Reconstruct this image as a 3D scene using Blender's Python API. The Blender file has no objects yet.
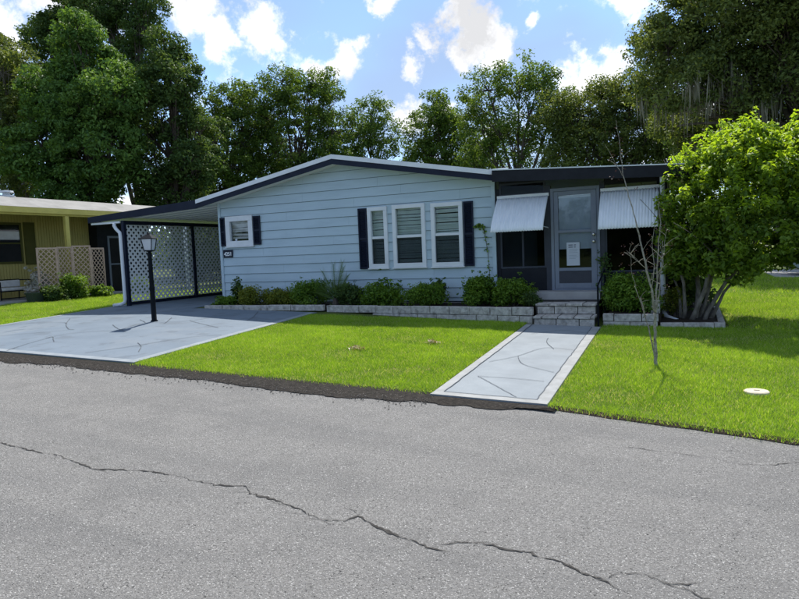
import bpy, math, random
import numpy as np
from mathutils import Vector, Matrix
R = math.radians
S = bpy.context.scene
COL = S.collection
rng = np.random.default_rng(7)
random.seed(7)

# ------------------------------------------------------------------ camera
cam_d = bpy.data.cameras.new('camera'); cam = bpy.data.objects.new('camera', cam_d); COL.objects.link(cam)
cam_d.sensor_width = 36; cam_d.lens = 620 / 799 * 36; cam_d.clip_end = 2000; cam_d.clip_start = .05
_f = Vector((-0.41044504, 0.90869051, -0.07626553)); _r = Vector((0.91187148, 0.40853968, -0.03982137)); _u = Vector((0.0050278, 0.08588884, 0.99629204))
cam.matrix_world = Matrix(((_r.x, _u.x, -_f.x, 10.226), (_r.y, _u.y, -_f.y, -12.130), (_r.z, _u.z, -_f.z, 0.772), (0, 0, 0, 1)))
S.camera = cam

# ------------------------------------------------------------------ light
SUN_EL, SUN_AZ = 57.0, 13.7          # azimuth: degrees left of the +Y axis (sun stands behind the house)
SUN_STRENGTH, SKY_STRENGTH, EXPOSURE = 3.3, 0.14, 0.98
sd = Vector((-math.sin(R(SUN_AZ)) * math.cos(R(SUN_EL)), math.cos(R(SUN_AZ)) * math.cos(R(SUN_EL)), math.sin(R(SUN_EL))))
sun_d = bpy.data.lights.new('sun', 'SUN'); sun_d.energy = SUN_STRENGTH; sun_d.angle = R(.53); sun_d.color = (1, .955, .88)
sun = bpy.data.objects.new('sun', sun_d); COL.objects.link(sun)
sun.rotation_euler = sd.to_track_quat('Z', 'Y').to_euler(); sun.location = (0, 20, 40)
S.view_settings.view_transform = 'Standard'; S.view_settings.look = 'None'; S.view_settings.exposure = EXPOSURE; S.view_settings.gamma = 1

def world():
    w = bpy.data.worlds.new('World'); S.world = w; w.use_nodes = True
    nt = w.node_tree; N = nt.nodes; L = nt.links; N.clear()
    out = N.new('ShaderNodeOutputWorld'); bg = N.new('ShaderNodeBackground'); bg.inputs[1].default_value = SKY_STRENGTH
    sky = N.new('ShaderNodeTexSky'); sky.sky_type = 'NISHITA'; sky.sun_disc = False
    sky.sun_elevation = R(SUN_EL); sky.sun_rotation = R(-SUN_AZ); sky.air_density = .7; sky.dust_density = 0; sky.ozone_density = 3.0
    tc = N.new('ShaderNodeTexCoord'); D = tc.outputs['Generated']
    nrm = N.new('ShaderNodeVectorMath'); nrm.operation = 'NORMALIZE'; L.new(D, nrm.inputs[0]); D = nrm.outputs[0]
    def m(op, a, b=None, c=None, clamp=False):
        n = N.new('ShaderNodeMath'); n.operation = op; n.use_clamp = clamp
        for i, v in enumerate((a, b, c)):
            if v is None: continue
            if isinstance(v, (int, float)): n.inputs[i].default_value = v
            else: L.new(v, n.inputs[i])
        return n.outputs[0]
    # flatten the dome on to a cloud deck
    sep = N.new('ShaderNodeSeparateXYZ'); L.new(D, sep.inputs[0])
    zz = m('ADD', m('MAXIMUM', sep.outputs[2], 0), .22)
    inv = m('DIVIDE', 1, zz)
    deck = N.new('ShaderNodeVectorMath'); deck.operation = 'SCALE'; L.new(D, deck.inputs[0]); L.new(inv, deck.inputs['Scale'])
    def noise(scale, detail, rough, off, src=None):
        mp = N.new('ShaderNodeMapping'); mp.inputs['Location'].default_value = off; L.new(src or deck.outputs[0], mp.inputs[0])
        n = N.new('ShaderNodeTexNoise'); n.inputs['Scale'].default_value = scale; n.inputs['Detail'].default_value = detail; n.inputs['Roughness'].default_value = rough
        L.new(mp.outputs[0], n.inputs['Vector']); return n.outputs['Fac']
    wn = N.new('ShaderNodeTexNoise'); wn.inputs['Scale'].default_value = 6.5; wn.inputs['Detail'].default_value = 7; wn.inputs['Roughness'].default_value = .62; L.new(D, wn.inputs['Vector'])
    ws = N.new('ShaderNodeVectorMath'); ws.operation = 'MULTIPLY_ADD'; L.new(wn.outputs['Color'], ws.inputs[0]); ws.inputs[1].default_value = (.16, .16, .16)
    wo = N.new('ShaderNodeVectorMath'); wo.operation = 'SUBTRACT'; L.new(D, wo.inputs[0]); wo.inputs[1].default_value = (.08, .08, .08); L.new(wo.outputs[0], ws.inputs[2])
    DW = ws.outputs[0]
    fine = noise(13, 10, .66, (3.1, 1.7, .4), D)
    big = noise(1.15, 5, .55, (1.3, 4.1, 2.2))
    base = m('MULTIPLY_ADD', big, 2.4, -1.34)
    # cumulus heaps (direction, angular radius)
    heaps = CLOUDS
    acc = None
    for (cx, cy, cz, rad) in heaps:
        d = N.new('ShaderNodeVectorMath'); d.operation = 'DISTANCE'; L.new(DW, d.inputs[0]); d.inputs[1].default_value = Vector((cx, cy, cz)).normalized()
        v = m('SUBTRACT', 1, m('DIVIDE', d.outputs['Value'], rad))
        acc = v if acc is None else m('MAXIMUM', acc, v)
    acc = m('MAXIMUM', acc, -.6)
    field = m('MAXIMUM', acc, base)
    dens = m('ADD', field, m('MULTIPLY_ADD', fine, 2.6, -1.25))
    mask = N.new('ShaderNodeMapRange'); mask.interpolation_type = 'SMOOTHSTEP'; mask.inputs[1].default_value = .02; mask.inputs[2].default_value = .58
    L.new(dens, mask.inputs[0])
    veil = N.new('ShaderNodeMapRange'); veil.interpolation_type = 'SMOOTHSTEP'; veil.inputs[1].default_value = .34; veil.inputs[2].default_value = .62; veil.inputs[4].default_value = .75
    L.new(noise(.75, 4, .5, (5.2, .6, 1.0)), veil.inputs[0])
    shade = noise(6, 7, .62, (8, 2, 5), DW)
    cr = N.new('ShaderNodeMapRange'); cr.inputs[1].default_value = .36; cr.inputs[2].default_value = .58; cr.inputs[3].default_value = 2.9; cr.inputs[4].default_value = 4.9
    L.new(shade, cr.inputs[0])
    white = N.new('ShaderNodeCombineXYZ')
    L.new(cr.outputs[0], white.inputs[0]); L.new(m('MULTIPLY', cr.outputs[0], 1.01), white.inputs[1]); L.new(m('MULTIPLY', cr.outputs[0], 1.04), white.inputs[2])
    m1 = N.new('ShaderNodeMix'); m1.data_type = 'RGBA'; L.new(veil.outputs[0], m1.inputs[0]); L.new(sky.outputs[0], m1.inputs[6]); m1.inputs[7].default_value = (1.55, 1.95, 2.6, 1)
    m2 = N.new('ShaderNodeMix'); m2.data_type = 'RGBA'; L.new(mask.outputs[0], m2.inputs[0]); L.new(m1.outputs[2], m2.inputs[6]); L.new(white.outputs[0], m2.inputs[7])
    L.new(m2.outputs[2], bg.inputs[0]); L.new(bg.outputs[0], out.inputs[0])
CLOUDS = [(-0.791, 0.535, 0.296, 0.061), (-0.615, 0.707, 0.349, 0.058), (-0.547, 0.767, 0.336, 0.042), (-0.595, 0.742, 0.308, 0.042), (-0.489, 0.822, 0.293, 0.032), (-0.457, 0.838, 0.298, 0.032), (-0.375, 0.884, 0.279, 0.032), (-0.348, 0.889, 0.297, 0.026), (-0.298, 0.886, 0.354, 0.032), (-0.277, 0.904, 0.324, 0.048), (-0.252, 0.92, 0.3, 0.039), (-0.293, 0.91, 0.294, 0.026), (-0.194, 0.928, 0.319, 0.027), (-0.203, 0.932, 0.299, 0.023), (-0.143, 0.955, 0.258, 0.042), (-0.102, 0.963, 0.248, 0.042), (-0.046, 0.947, 0.319, 0.039), (-0.397, 0.891, 0.219, 0.039), (-0.333, 0.918, 0.215, 0.032), (0.016, 0.988, 0.156, 0.065), (0.047, 0.985, 0.166, 0.065), (-0.394, 0.846, 0.36, 0.023), (-0.693, 0.591, 0.412, 0.097), (0.027, 0.909, 0.415, 0.129), (0.75, 0.6, 0.35, 0.09), (0.8, 0.5, 0.5, 0.07), (0.5, -0.6, 0.5, 0.12), (0.3, -0.7, 0.4, 0.09), (-0.5, -0.7, 0.45, 0.12), (-0.9, -0.3, 0.4, 0.1), (-0.95, -0.1, 0.3, 0.07), (0.9, -0.2, 0.35, 0.1), (0.2, 0.2, 0.95, 0.09), (-0.4, 0.1, 0.9, 0.1), (0.1, -0.9, 0.3, 0.1), (0.95, 0.2, 0.25, 0.08), (-0.7, -0.5, 0.3, 0.08)]
world()

# ------------------------------------------------------------------ materials
def newmat(name):
    m = bpy.data.materials.new(name); m.use_nodes = True
    return m, m.node_tree.nodes, m.node_tree.links, m.node_tree.nodes['Principled BSDF']
def mat(name, c1, c2=None, scale=4.0, rough=.6, detail=6, bump=0, bscale=None, metal=0, spec=.22, lo=.35, hi=.65, stretch=(1, 1, 1), speck=None, sscale=60, dirt=None, dscale=.8, speck2=None, s2scale=40, wear=None):
    m, N, L, b = newmat(name)
    b.inputs['Roughness'].default_value = rough; b.inputs['Metallic'].default_value = metal; b.inputs['Specular IOR Level'].default_value = spec
    geo = N.new('ShaderNodeNewGeometry'); mp = N.new('ShaderNodeMapping'); mp.inputs['Scale'].default_value = stretch; L.new(geo.outputs['Position'], mp.inputs[0])
    def nz(s, d=detail, r=.6):
        n = N.new('ShaderNodeTexNoise'); n.inputs['Scale'].default_value = s; n.inputs['Detail'].default_value = d; n.inputs['Roughness'].default_value = r
        L.new(mp.outputs[0], n.inputs['Vector']); return n.outputs['Fac']
    def ramp(v, a, z):
        r = N.new('ShaderNodeMapRange'); r.inputs[1].default_value = a; r.inputs[2].default_value = z; L.new(v, r.inputs[0]); return r.outputs[0]
    def mix(f, A, B):
        x = N.new('ShaderNodeMix'); x.data_type = 'RGBA'; L.new(f, x.inputs[0])
        for i, v in ((6, A), (7, B)):
            if isinstance(v, tuple): x.inputs[i].default_value = (*v, 1)
            else: L.new(v, x.inputs[i])
        return x.outputs[2]
    c2 = c2 or tuple(v * .85 for v in c1)
    col = mix(ramp(nz(scale), lo, hi), c2, c1)
    if dirt: col = mix(ramp(nz(dscale, 8, .65), .5, .72), col, dirt)
    if wear:
        wm = N.new('ShaderNodeMapping'); wm.inputs['Scale'].default_value = (.22, 1.5, 1); wm.inputs['Rotation'].default_value = (0, 0, R(5)); L.new(geo.outputs['Position'], wm.inputs[0]); wnz = N.new('ShaderNodeTexNoise'); wnz.inputs['Scale'].default_value = 1.6; wnz.inputs['Detail'].default_value = 9; wnz.inputs['Roughness'].default_value = .7; L.new(wm.outputs[0], wnz.inputs['Vector'])
        col = mix(ramp(wnz.outputs['Fac'], .46, .66), col, wear)
    if speck:
        sc, amt = speck
        col = mix(ramp(nz(sscale, 2, .5), 1 - amt, 1 - amt + .06), col, sc)
    if speck2:
        sc, amt = speck2; off = N.new('ShaderNodeMapping'); off.inputs['Location'].default_value = (7.3, 2.9, 4.1)
        L.new(mp.outputs[0], off.inputs[0]); n2 = N.new('ShaderNodeTexNoise'); n2.inputs['Scale'].default_value = s2scale; n2.inputs['Detail'].default_value = 3; L.new(off.outputs[0], n2.inputs['Vector'])
        col = mix(ramp(n2.outputs['Fac'], 1 - amt, 1 - amt + .08), col, sc)
    L.new(col, b.inputs['Base Color'])
    if bump:
        bp = N.new('ShaderNodeBump'); bp.inputs['Strength'].default_value = bump; bp.inputs['Distance'].default_value = .02
        L.new(nz(bscale or scale * 4, 4), bp.inputs['Height']); L.new(bp.outputs[0], b.inputs['Normal'])
    return m
def leafmat(name, dark, light, trans=.35, rough=.45, spec=.35, third=None):
    m, N, L, b = newmat(name)
    at = N.new('ShaderNodeAttribute'); at.attribute_name = 'rnd'
    x = N.new('ShaderNodeMix'); x.data_type = 'RGBA'; L.new(at.outputs['Fac'], x.inputs[0]); x.inputs[6].default_value = (*dark, 1); x.inputs[7].default_value = (*light, 1)
    if third:
        x3 = N.new('ShaderNodeMix'); x3.data_type = 'RGBA'; gt = N.new('ShaderNodeMath'); gt.operation = 'GREATER_THAN'; gt.inputs[1].default_value = .985
        L.new(at.outputs['Fac'], gt.inputs[0]); L.new(gt.outputs[0], x3.inputs[0]); L.new(x.outputs[2], x3.inputs[6]); x3.inputs[7].default_value = (*third, 1); x = x3
    L.new(x.outputs[2], b.inputs['Base Color']); b.inputs['Roughness'].default_value = rough; b.inputs['Specular IOR Level'].default_value = spec
    t = N.new('ShaderNodeBsdfTranslucent')
    y = N.new('ShaderNodeMix'); y.data_type = 'RGBA'; y.blend_type = 'MULTIPLY'; y.inputs[0].default_value = 1; L.new(x.outputs[2], y.inputs[6]); y.inputs[7].default_value = (1.25, 1.15, .5, 1)
    L.new(y.outputs[2], t.inputs[0])
    ms = N.new('ShaderNodeMixShader'); ms.inputs[0].default_value = trans; L.new(b.outputs[0], ms.inputs[1]); L.new(t.outputs[0], ms.inputs[2])
    L.new(ms.outputs[0], N['Material Output'].inputs[0])
    return m
def glassmat(name, tint, refl=.12, rough=.03, fk=1.0):
    m, N, L, b = newmat(name); N.remove(b)
    t = N.new('ShaderNodeBsdfTransparent'); t.inputs[0].default_value = (*tint, 1)
    g = N.new('ShaderNodeBsdfGlossy'); g.inputs['Roughness'].default_value = rough; g.inputs[0].default_value = (.95, .97, 1, 1)
    fr = N.new('ShaderNodeFresnel'); fr.inputs[0].default_value = 1.45
    a = N.new('ShaderNodeMath'); a.operation = 'MULTIPLY_ADD'; L.new(fr.outputs[0], a.inputs[0]); a.inputs[1].default_value = fk; a.inputs[2].default_value = refl
    ms = N.new('ShaderNodeMixShader'); L.new(a.outputs[0], ms.inputs[0]); L.new(t.outputs[0], ms.inputs[1]); L.new(g.outputs[0], ms.inputs[2])
    L.new(ms.outputs[0], N['Material Output'].inputs[0])
    return m
M = dict(
    asphalt=mat('asphalt', (.312, .304, .29), (.17, .165, .157), 60, .9, 6, .9, 120, lo=.3, hi=.68, speck=((.56, .548, .525), .39), sscale=118, dirt=(.19, .186, .179), dscale=1.7, wear=(.205, .201, .194), spec=.08, speck2=((.06, .059, .057), .40), s2scale=95),
    crack=mat('crack_fill', (.03, .028, .026), (.07, .066, .06), 20, .95),
    shoulder=mat('shoulder', (.026, .024, .022), (.055, .049, .043), 22, .95, 6, 1, 60, speck=((.15, .14, .12), .33), sscale=80, spec=.05),
    gravel=mat('gravel', (.16, .15, .14), (.05, .047, .043), 40, .9, lo=.45, hi=.55, spec=.05),
    drive=mat('painted_concrete', (.163, .203, .246), (.132, .168, .208), 1.6, .65, 8, .12, 50, lo=.3, hi=.7, dirt=(.195, .222, .248), dscale=.6, speck2=((.125, .155, .188), .44), s2scale=2.6),
    drive_edge=mat('concrete_border', (.27, .30, .325), (.21, .24, .265), 6, .7, 6, .1, 60),
    walk=mat('walk_concrete', (.245, .275, .30), (.205, .232, .255), 2.5, .7, 8, .12, 60, dirt=(.215, .235, .25)),
    walk_edge=mat('walk_border', (.32, .33, .33), (.255, .262, .26), 8, .7, 6, .1, 60),
    line=mat('score_line', (.055, .066, .082), (.11, .127, .145), 5, .8),
    soil=mat('lawn_soil', (.055, .085, .014), (.09, .12, .02), 3, .95, 6, .6, 30, dirt=(.10, .095, .045), dscale=.5),
    mulch=mat('mulch', (.022, .016, .011), (.045, .032, .02), 25, .95, 5, 1, 50),
    siding=mat('blue_siding', (.475, .58, .64), (.435, .537, .595), 2.2, .55, 6, .05, 90, stretch=(.5, 1, 3), dirt=(.40, .497, .553), dscale=1.6),
    white=mat('white_paint', (.74, .76, .78), (.66, .68, .70), 3, .45),
    oldroof=mat('weathered_roof', (.25, .245, .235), (.19, .187, .18), 2, .6, dirt=(.15, .148, .14), dscale=1.5),
    gap=mat('siding_gap', (.05, .065, .085), (.04, .05, .07), 3, .9),
    soffit=mat('soffit', (.80, .79, .74), (.72, .71, .67), 3, .6),
    navy=mat('navy_trim', (.007, .011, .026), (.011, .016, .034), 5, .55),
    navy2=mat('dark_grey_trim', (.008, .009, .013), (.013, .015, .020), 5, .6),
    doorgrey=mat('grey_paint', (.21, .235, .285), (.18, .205, .25), 4, .5),
    charcoal=mat('charcoal_paint', (.050, .055, .070), (.040, .045, .058), 4, .55),
    panel=mat('kick_panel', (.055, .058, .072), (.045, .048, .06), 4, .5),
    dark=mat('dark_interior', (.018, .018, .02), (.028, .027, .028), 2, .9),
    roofm=mat('roof_metal', (.62, .64, .66), (.52, .54, .56), 2, .4, metal=.0),
    pan=mat('roof_pan', (.66, .70, .72), (.58, .62, .64), 3, .5),
    awning=mat('awning_metal', (.80, .83, .85), (.70, .74, .77), 3, .4, stretch=(8, 1, 1)),
    block=mat('planter_block', (.58, .55, .505), (.36, .335, .305), 14, .9, 8, .6, 45, dirt=(.16, .15, .135), dscale=9),
    mortar=mat('mortar', (.05, .047, .043), (.08, .075, .07), 15, .95),
    glass=glassmat('window_glass', (.93, .95, .96), .0, .03, .55),
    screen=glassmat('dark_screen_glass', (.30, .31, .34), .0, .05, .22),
    blind=mat('blind_slat', (.66, .74, .66), (.58, .66, .58), 5, .5),
    screen2=glassmat('insect_screen', (.62, .64, .66), .0, .5, .25),
    shade=mat('roller_shade', (.30, .34, .39), (.27, .31, .36), 4, .7),
    paper=mat('paper', (.52, .55, .60), (.49, .52, .57), 4, .8),
    ink=mat('ink', (.12, .13, .16), (.16, .17, .2), 20, .8),
    chrome=mat('knob_metal', (.6, .58, .52), (.5, .48, .44), 5, .25, metal=.8),
    lampblack=mat('lamp_black', (.004, .006, .009), (.006, .009, .013), 8, .6, spec=.1),
    frosted=mat('frosted_glass', (.55, .57, .60), (.48, .5, .53), 6, .35),
    olive=mat('olive_wall', (.50, .41, .14), (.42, .345, .115), 3, .7, stretch=(1, 1, .4)),
    yellow=mat('yellow_trim', (.60, .50, .14), (.52, .43, .12), 3, .55),
    olive_dark=mat('olive_shutter', (.10, .095, .02), (.085, .08, .018), 4, .6),
    trellis=mat('trellis_wood', (.66, .47, .38), (.50, .345, .275), 8, .8),
    lattice=mat('lattice_white', (.88, .88, .87), (.80, .80, .79), 4, .55),
    concrete=mat('old_concrete', (.42, .41, .395), (.33, .32, .31), 3, .9, 8, .2, 50),
    cushion=mat('cushion', (.62, .60, .57), (.52, .5, .48), 6, .9),
    pot=mat('green_pot', (.06, .085, .055), (.045, .065, .045), 6, .6),
    bark=mat('bark', (.12, .10, .082), (.06, .05, .042), 14, .95, 6, .9, 30, stretch=(1, 1, .3)),
    barklight=mat('pale_bark', (.24, .215, .18), (.10, .088, .072), 16, .9, 6, .8, 40, stretch=(1, 1, .4)),
    saplingbark=mat('lichen_bark', (.36, .345, .28), (.17, .155, .125), 30, .9, 6, .6, 60),
    rubber=mat('rubber', (.012, .012, .012), (.02, .02, .02), 10, .8),
    carpaint=mat('car_paint', (.30, .34, .39), (.28, .32, .37), 2, .25, metal=.5),
    cover=mat('cleanout_lid', (.66, .58, .44), (.55, .48, .36), 8, .7),
    flower=leafmat('white_petals', (.5, .48, .46), (.75, .72, .7), .3),
    grass=leafmat('grass_blade', (.14, .285, .022), (.46, .66, .075), .45, .6, .12, third=(.62, .60, .33)),
    straw=leafmat('dry_grass', (.25, .2, .08), (.38, .32, .16), .2),
    magnolia=leafmat('leaf_broad', (0.058, 0.134, 0.038), (0.168, 0.297, 0.062), .40, .6, .25),
    darkleaf=leafmat('leaf_dark', (0.045, 0.093, 0.033), (0.128, 0.202, 0.051), .38, .6, .2),
    midleaf=leafmat('leaf_mid', (0.060, 0.124, 0.030), (0.186, 0.283, 0.052), .42, .6, .2),
    oakleaf=leafmat('leaf_oak', (0.070, 0.113, 0.037), (0.203, 0.258, 0.066), .40, .6, .2),
    shrubleaf=leafmat('leaf_shrub_old', (.060, .130, .016), (.22, .33, .030), .42, .5, .3),
    shrubtip=leafmat('leaf_shrub_new_sunlit', (.25, .42, .026), (.44, .61, .055), .52, .5, .25),  # new-growth green, brightened to carry the sunlight on the crown top
    bushleaf=leafmat('leaf_bush', (0.063, 0.147, 0.022), (0.217, 0.350, 0.036), .40, .55, .25),
    bushgold=leafmat('leaf_gold_bush', (0.084, 0.133, 0.022), (0.308, 0.329, 0.042), .40, .55, .25),
    palmleaf=mat('palm_frond', (.13, .20, .05), (.08, .14, .035), 6, .5),
    purple=leafmat('leaf_purple', (.035, .016, .02), (.075, .035, .04), .25),
    moss=leafmat('spanish_moss', (.16, .16, .125), (.33, .32, .25), .35, .9, .05),
)

# ------------------------------------------------------------------ mesh helpers
def tag(o, label=None, cat=None, group=None, kind=None):
    if label: o['label'] = label
    if cat: o['category'] = cat
    if group: o['group'] = group
    if kind: o['kind'] = kind
    return o
def thing(name, label, cat, loc, group=None, rz=0):
    o = bpy.data.objects.new(name, None); COL.objects.link(o); o.empty_display_size = .1
    o.location = loc; o.rotation_euler = (0, 0, rz)
    return tag(o, label, cat, group)
def origin(p):
    v = Vector((0, 0, 0))
    while p is not None: v += Vector(p.location); p = p.parent
    return v
class MB:
    def __init__(s): s.v = []; s.f = []
    def add(s, vs, fs):
        k = len(s.v); s.v += [tuple(v) for v in vs]; s.f += [tuple(i + k for i in f) for f in fs]; return s
    def box(s, x0, x1, y0, y1, z0, z1):
        return s.add([(x0, y0, z0), (x1, y0, z0), (x1, y1, z0), (x0, y1, z0), (x0, y0, z1), (x1, y0, z1), (x1, y1, z1), (x0, y1, z1)],
                     [(0, 3, 2, 1), (4, 5, 6, 7), (0, 1, 5, 4), (1, 2, 6, 5), (2, 3, 7, 6), (3, 0, 4, 7)])
    def prism(s, poly, d, fix=None):
        """poly: 3D points; extruded by vector d"""
        n = len(poly); a = [Vector(p) for p in poly]; b = [p + Vector(d) for p in a]
        return s.add(a + b, [tuple(range(n))[::-1], tuple(range(n, 2 * n))] + [(i, (i + 1) % n, n + (i + 1) % n, n + i) for i in range(n)])
    def tube(s, pts, rad, n=8, cap=True):
        pts = [Vector(p) for p in pts]; k = len(pts)
        if isinstance(rad, (int, float)): rad = [rad] * k
        vs = []; ref = None
        for i, p in enumerate(pts):
            t = (pts[min(i + 1, k - 1)] - pts[max(i - 1, 0)])
            if t.length < 1e-9: t = Vector((0, 0, 1))
            t.normalize()
            if ref is None or abs(ref.dot(t)) > .98: ref = t.orthogonal().normalized()
            a = (ref - t * ref.dot(t)).normalized(); ref = a; b = t.cross(a)
            for j in range(n):
                q = 2 * math.pi * j / n; vs.append(p + (a * math.cos(q) + b * math.sin(q)) * rad[i])
        fs = [(i * n + j, i * n + (j + 1) % n, (i + 1) * n + (j + 1) % n, (i + 1) * n + j) for i in range(k - 1) for j in range(n)]
        if cap: fs += [tuple(range(n))[::-1], tuple(range((k - 1) * n, k * n))]
        return s.add(vs, fs)
    def lathe(s, c, prof, n=16):
        vs = []; k = len(prof)
        for r, z in prof:
            for j in range(n):
                q = 2 * math.pi * j / n; vs.append((c[0] + r * math.cos(q), c[1] + r * math.sin(q), c[2] + z))
        fs = [(i * n + j, i * n + (j + 1) % n, (i + 1) * n + (j + 1) % n, (i + 1) * n + j) for i in range(k - 1) for j in range(n)]
        return s.add(vs, fs + [tuple(range(n))[::-1], tuple(range((k - 1) * n, k * n))])
    def build(s, name, m, parent=None, bevel=0, smooth=False, label=None, kind=None):
        me = bpy.data.meshes.new(name); o0 = origin(parent)
        me.from_pydata([(v[0] - o0.x, v[1] - o0.y, v[2] - o0.z) for v in s.v], [], s.f); me.update()
        me.materials.append(M[m] if isinstance(m, str) else m)
        o = bpy.data.objects.new(name, me); COL.objects.link(o); o.parent = parent
        if smooth: me.polygons.foreach_set('use_smooth', [True] * len(me.polygons))
        if bevel:
            b = o.modifiers.new('bevel', 'BEVEL'); b.width = bevel; b.segments = 2; b.limit_method = 'ANGLE'
        if label: o['label'] = label
        if kind: o['kind'] = kind
        return o
def box(name, m, parent, *a, bevel=0, label=None):
    return MB().box(*a).build(name, m, parent, bevel, label=label)
def npmesh(name, V, F, m, parent=None, rnd=None, smooth=False, kind=None):
    """V (n,3) array in world coords, F (k,c) array of faces"""
    o0 = np.array(origin(parent)); me = bpy.data.meshes.new(name); V = np.asarray(V, dtype=np.float32) - o0.astype(np.float32); F = np.asarray(F, dtype=np.int32)
    n, c = F.shape
    me.vertices.add(len(V)); me.vertices.foreach_set('co', V.ravel())
    me.loops.add(n * c); me.loops.foreach_set('vertex_index', F.ravel())
    me.polygons.add(n); me.polygons.foreach_set('loop_start', np.arange(0, n * c, c, dtype=np.int32))
    me.update(calc_edges=True)
    if rnd is not None:
        a = me.attributes.new('rnd', 'FLOAT', 'POINT'); a.data.foreach_set('value', np.asarray(rnd, dtype=np.float32))
    for q in (m if isinstance(m, (list, tuple)) else [m]): me.materials.append(M[q])
    o = bpy.data.objects.new(name, me); COL.objects.link(o); o.parent = parent
    if kind: o['kind'] = kind
    return o
def unit(v): return v / np.maximum(np.linalg.norm(v, axis=1, keepdims=True), 1e-9)
def leafverts(c, up, size, aspect=.5, droop=.25):
    """c (n,3) leaf centres, up (n,3) preferred normals"""
    n = len(c); nr = unit(up + rng.normal(0, .55, (n, 3))); t = rng.normal(0, 1, (n, 3)); t -= nr * (t * nr).sum(1, keepdims=True); t = unit(t); b = np.cross(nr, t)
    sz = (size * rng.uniform(.65, 1.3, n))[:, None]
    v0 = c - t * sz * .5; v2 = c + t * sz * .5 - nr * sz * droop; v1 = c + b * sz * aspect * .5 + nr * sz * .08; v3 = c - b * sz * aspect * .5 + nr * sz * .08
    V = np.stack([v0, v1, v2, v3], 1).reshape(-1, 3); F = np.arange(4 * n).reshape(n, 4)
    return V, F
def clumps(cs, rad, per, size, aspect=.5, flat=.75, center=None, updir=.5):
    cs = np.asarray(cs); k = len(cs); d = unit(rng.normal(0, 1, (k, per, 3)).reshape(-1, 3)); r = rng.uniform(.15, 1, k * per) ** .55
    rad = np.repeat(np.broadcast_to(rad, (k,)), per)
    off = d * (r * rad)[:, None]; off[:, 2] *= flat
    c = np.repeat(cs, per, 0) + off
    up = d * .7 + np.array([0, 0, updir])
    V, F = leafverts(c, up, size, aspect)
    cr = np.repeat(rng.uniform(-.22, .22, k), per)
    rv = np.clip(rng.uniform(.12, .85, k * per) + cr, 0, 1)
    return V, F, np.repeat(rv, 4)
def bez(a, b, sag=.12, n=5, jit=.05):
    a = Vector(a); b = Vector(b); d = (b - a).length
    mid = a.lerp(b, .5) + Vector((random.uniform(-1, 1) * jit * d, random.uniform(-1, 1) * jit * d, sag * d))
    return [a * (1 - t) ** 2 + mid * 2 * t * (1 - t) + b * t * t for t in [i / (n - 1) for i in range(n)]]
def tree(name, label, base, blobs, Y, leaf='midleaf', lsize=.16, per=60, dens=7.0, trunk_r=.25, bark='bark', group=None, spread=.7, fork=.35, aspect=.5, cl=.55, shell=.45, twigs=True, grow=1.0, cat='tree'):
    """blobs: (x, z, r[, dy]); Y is the distance row of the tree"""
    t = thing(name, label, cat, base, group)
    top = max(b[1] for b in blobs); low = min(b[1] - b[2] for b in blobs)
    cx = sum(b[0] for b in blobs) / len(blobs)
    tb = MB(); B = Vector(base)
    hz = B.z + (top - B.z) * .72
    tp = [B + Vector((0, 0, -.15)), B.lerp(Vector((cx, Y, hz)), .25) + Vector((random.uniform(-.2, .2), 0, 0)), B.lerp(Vector((cx, Y, hz)), .6) + Vector((random.uniform(-.3, .3), random.uniform(-.3, .3), 0)), Vector((cx, Y, hz))]
    pts = []
    for i in range(3):
        for q in range(4): pts.append(tp[i].lerp(tp[i + 1], q / 4))
    pts.append(tp[3])
    rad = [trunk_r * (1.35 if i == 0 else 1 - .88 * i / 12) for i in range(13)]
    tb.tube(pts, rad, 9)
    allc = []; allr = []
    for b in blobs:
        x, z, r = b[:3]; r *= grow; dy = b[3] if len(b) > 3 else random.uniform(-1, 1) * spread * 1.5
        c = Vector((x, Y + dy, z))
        # limb from the trunk
        zi = B.z + (z - B.z) * fork; k = min(range(13), key=lambda i: abs(pts[i].z - zi))
        lp = bez(pts[k], c, .10, 7, .10); r0 = min(rad[k] * .75, .07 + r * .05)
        tb.tube(lp, [r0 * (1 - .75 * i / 6) for i in range(7)], 6)
        n = max(8, int(dens * r * r * 3.6))
        d = unit(rng.normal(0, 1, (n, 3))); rr = rng.uniform(shell, 1.02, n) ** .7 * r
        cs = np.array(c) + d * rr[:, None] * np.array([1.05, 1.05, .92])
        allc.append(cs); allr.append(np.clip(rng.uniform(.6, 1.25, n) * cl, .1, r))
        if twigs:
            for q in range(0, n, 2):
                tb.tube(bez(lp[random.choice((3, 4, 5, 6))], cs[q], .08, 4, .08), [.035 + r * .008, .025, .016, .008], 4, False)
    tb.build('trunk', bark, t, smooth=True)
    cs = np.concatenate(allc); rs = np.concatenate(allr)
    V, F, rv = clumps(cs, rs, int(per * 1.75), lsize * .8, aspect)
    npmesh('crown', V, F, leaf, t, rv)
    return t, cs

# ------------------------------------------------------------------ ground shape
def hx(x): return -.3 - .027 * min(x, 20) if x >= 0 else -.3 + .016 * max(x, -2.8)
def G(x, y):
    z = hx(x)
    if y < 0: return z + .04 * max(y, -6)
    return z + .01 * min(y, 40) * min(max((x - 3) / 6, 0), 1)
def ZR(x, y): return hx(x) - .26 + .008 * (max(y, -16) + 6.1)
_ex = [-200, -10, 3.3, 7.7, 9, 11.1, 14, 40, 200]; _ey = [-5.8, -5.86, -5.9, -6.0, -6.12, -6.5, -6.75, -7.3, -9]
def edge(x): return float(np.interp(x, _ex, _ey))

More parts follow.
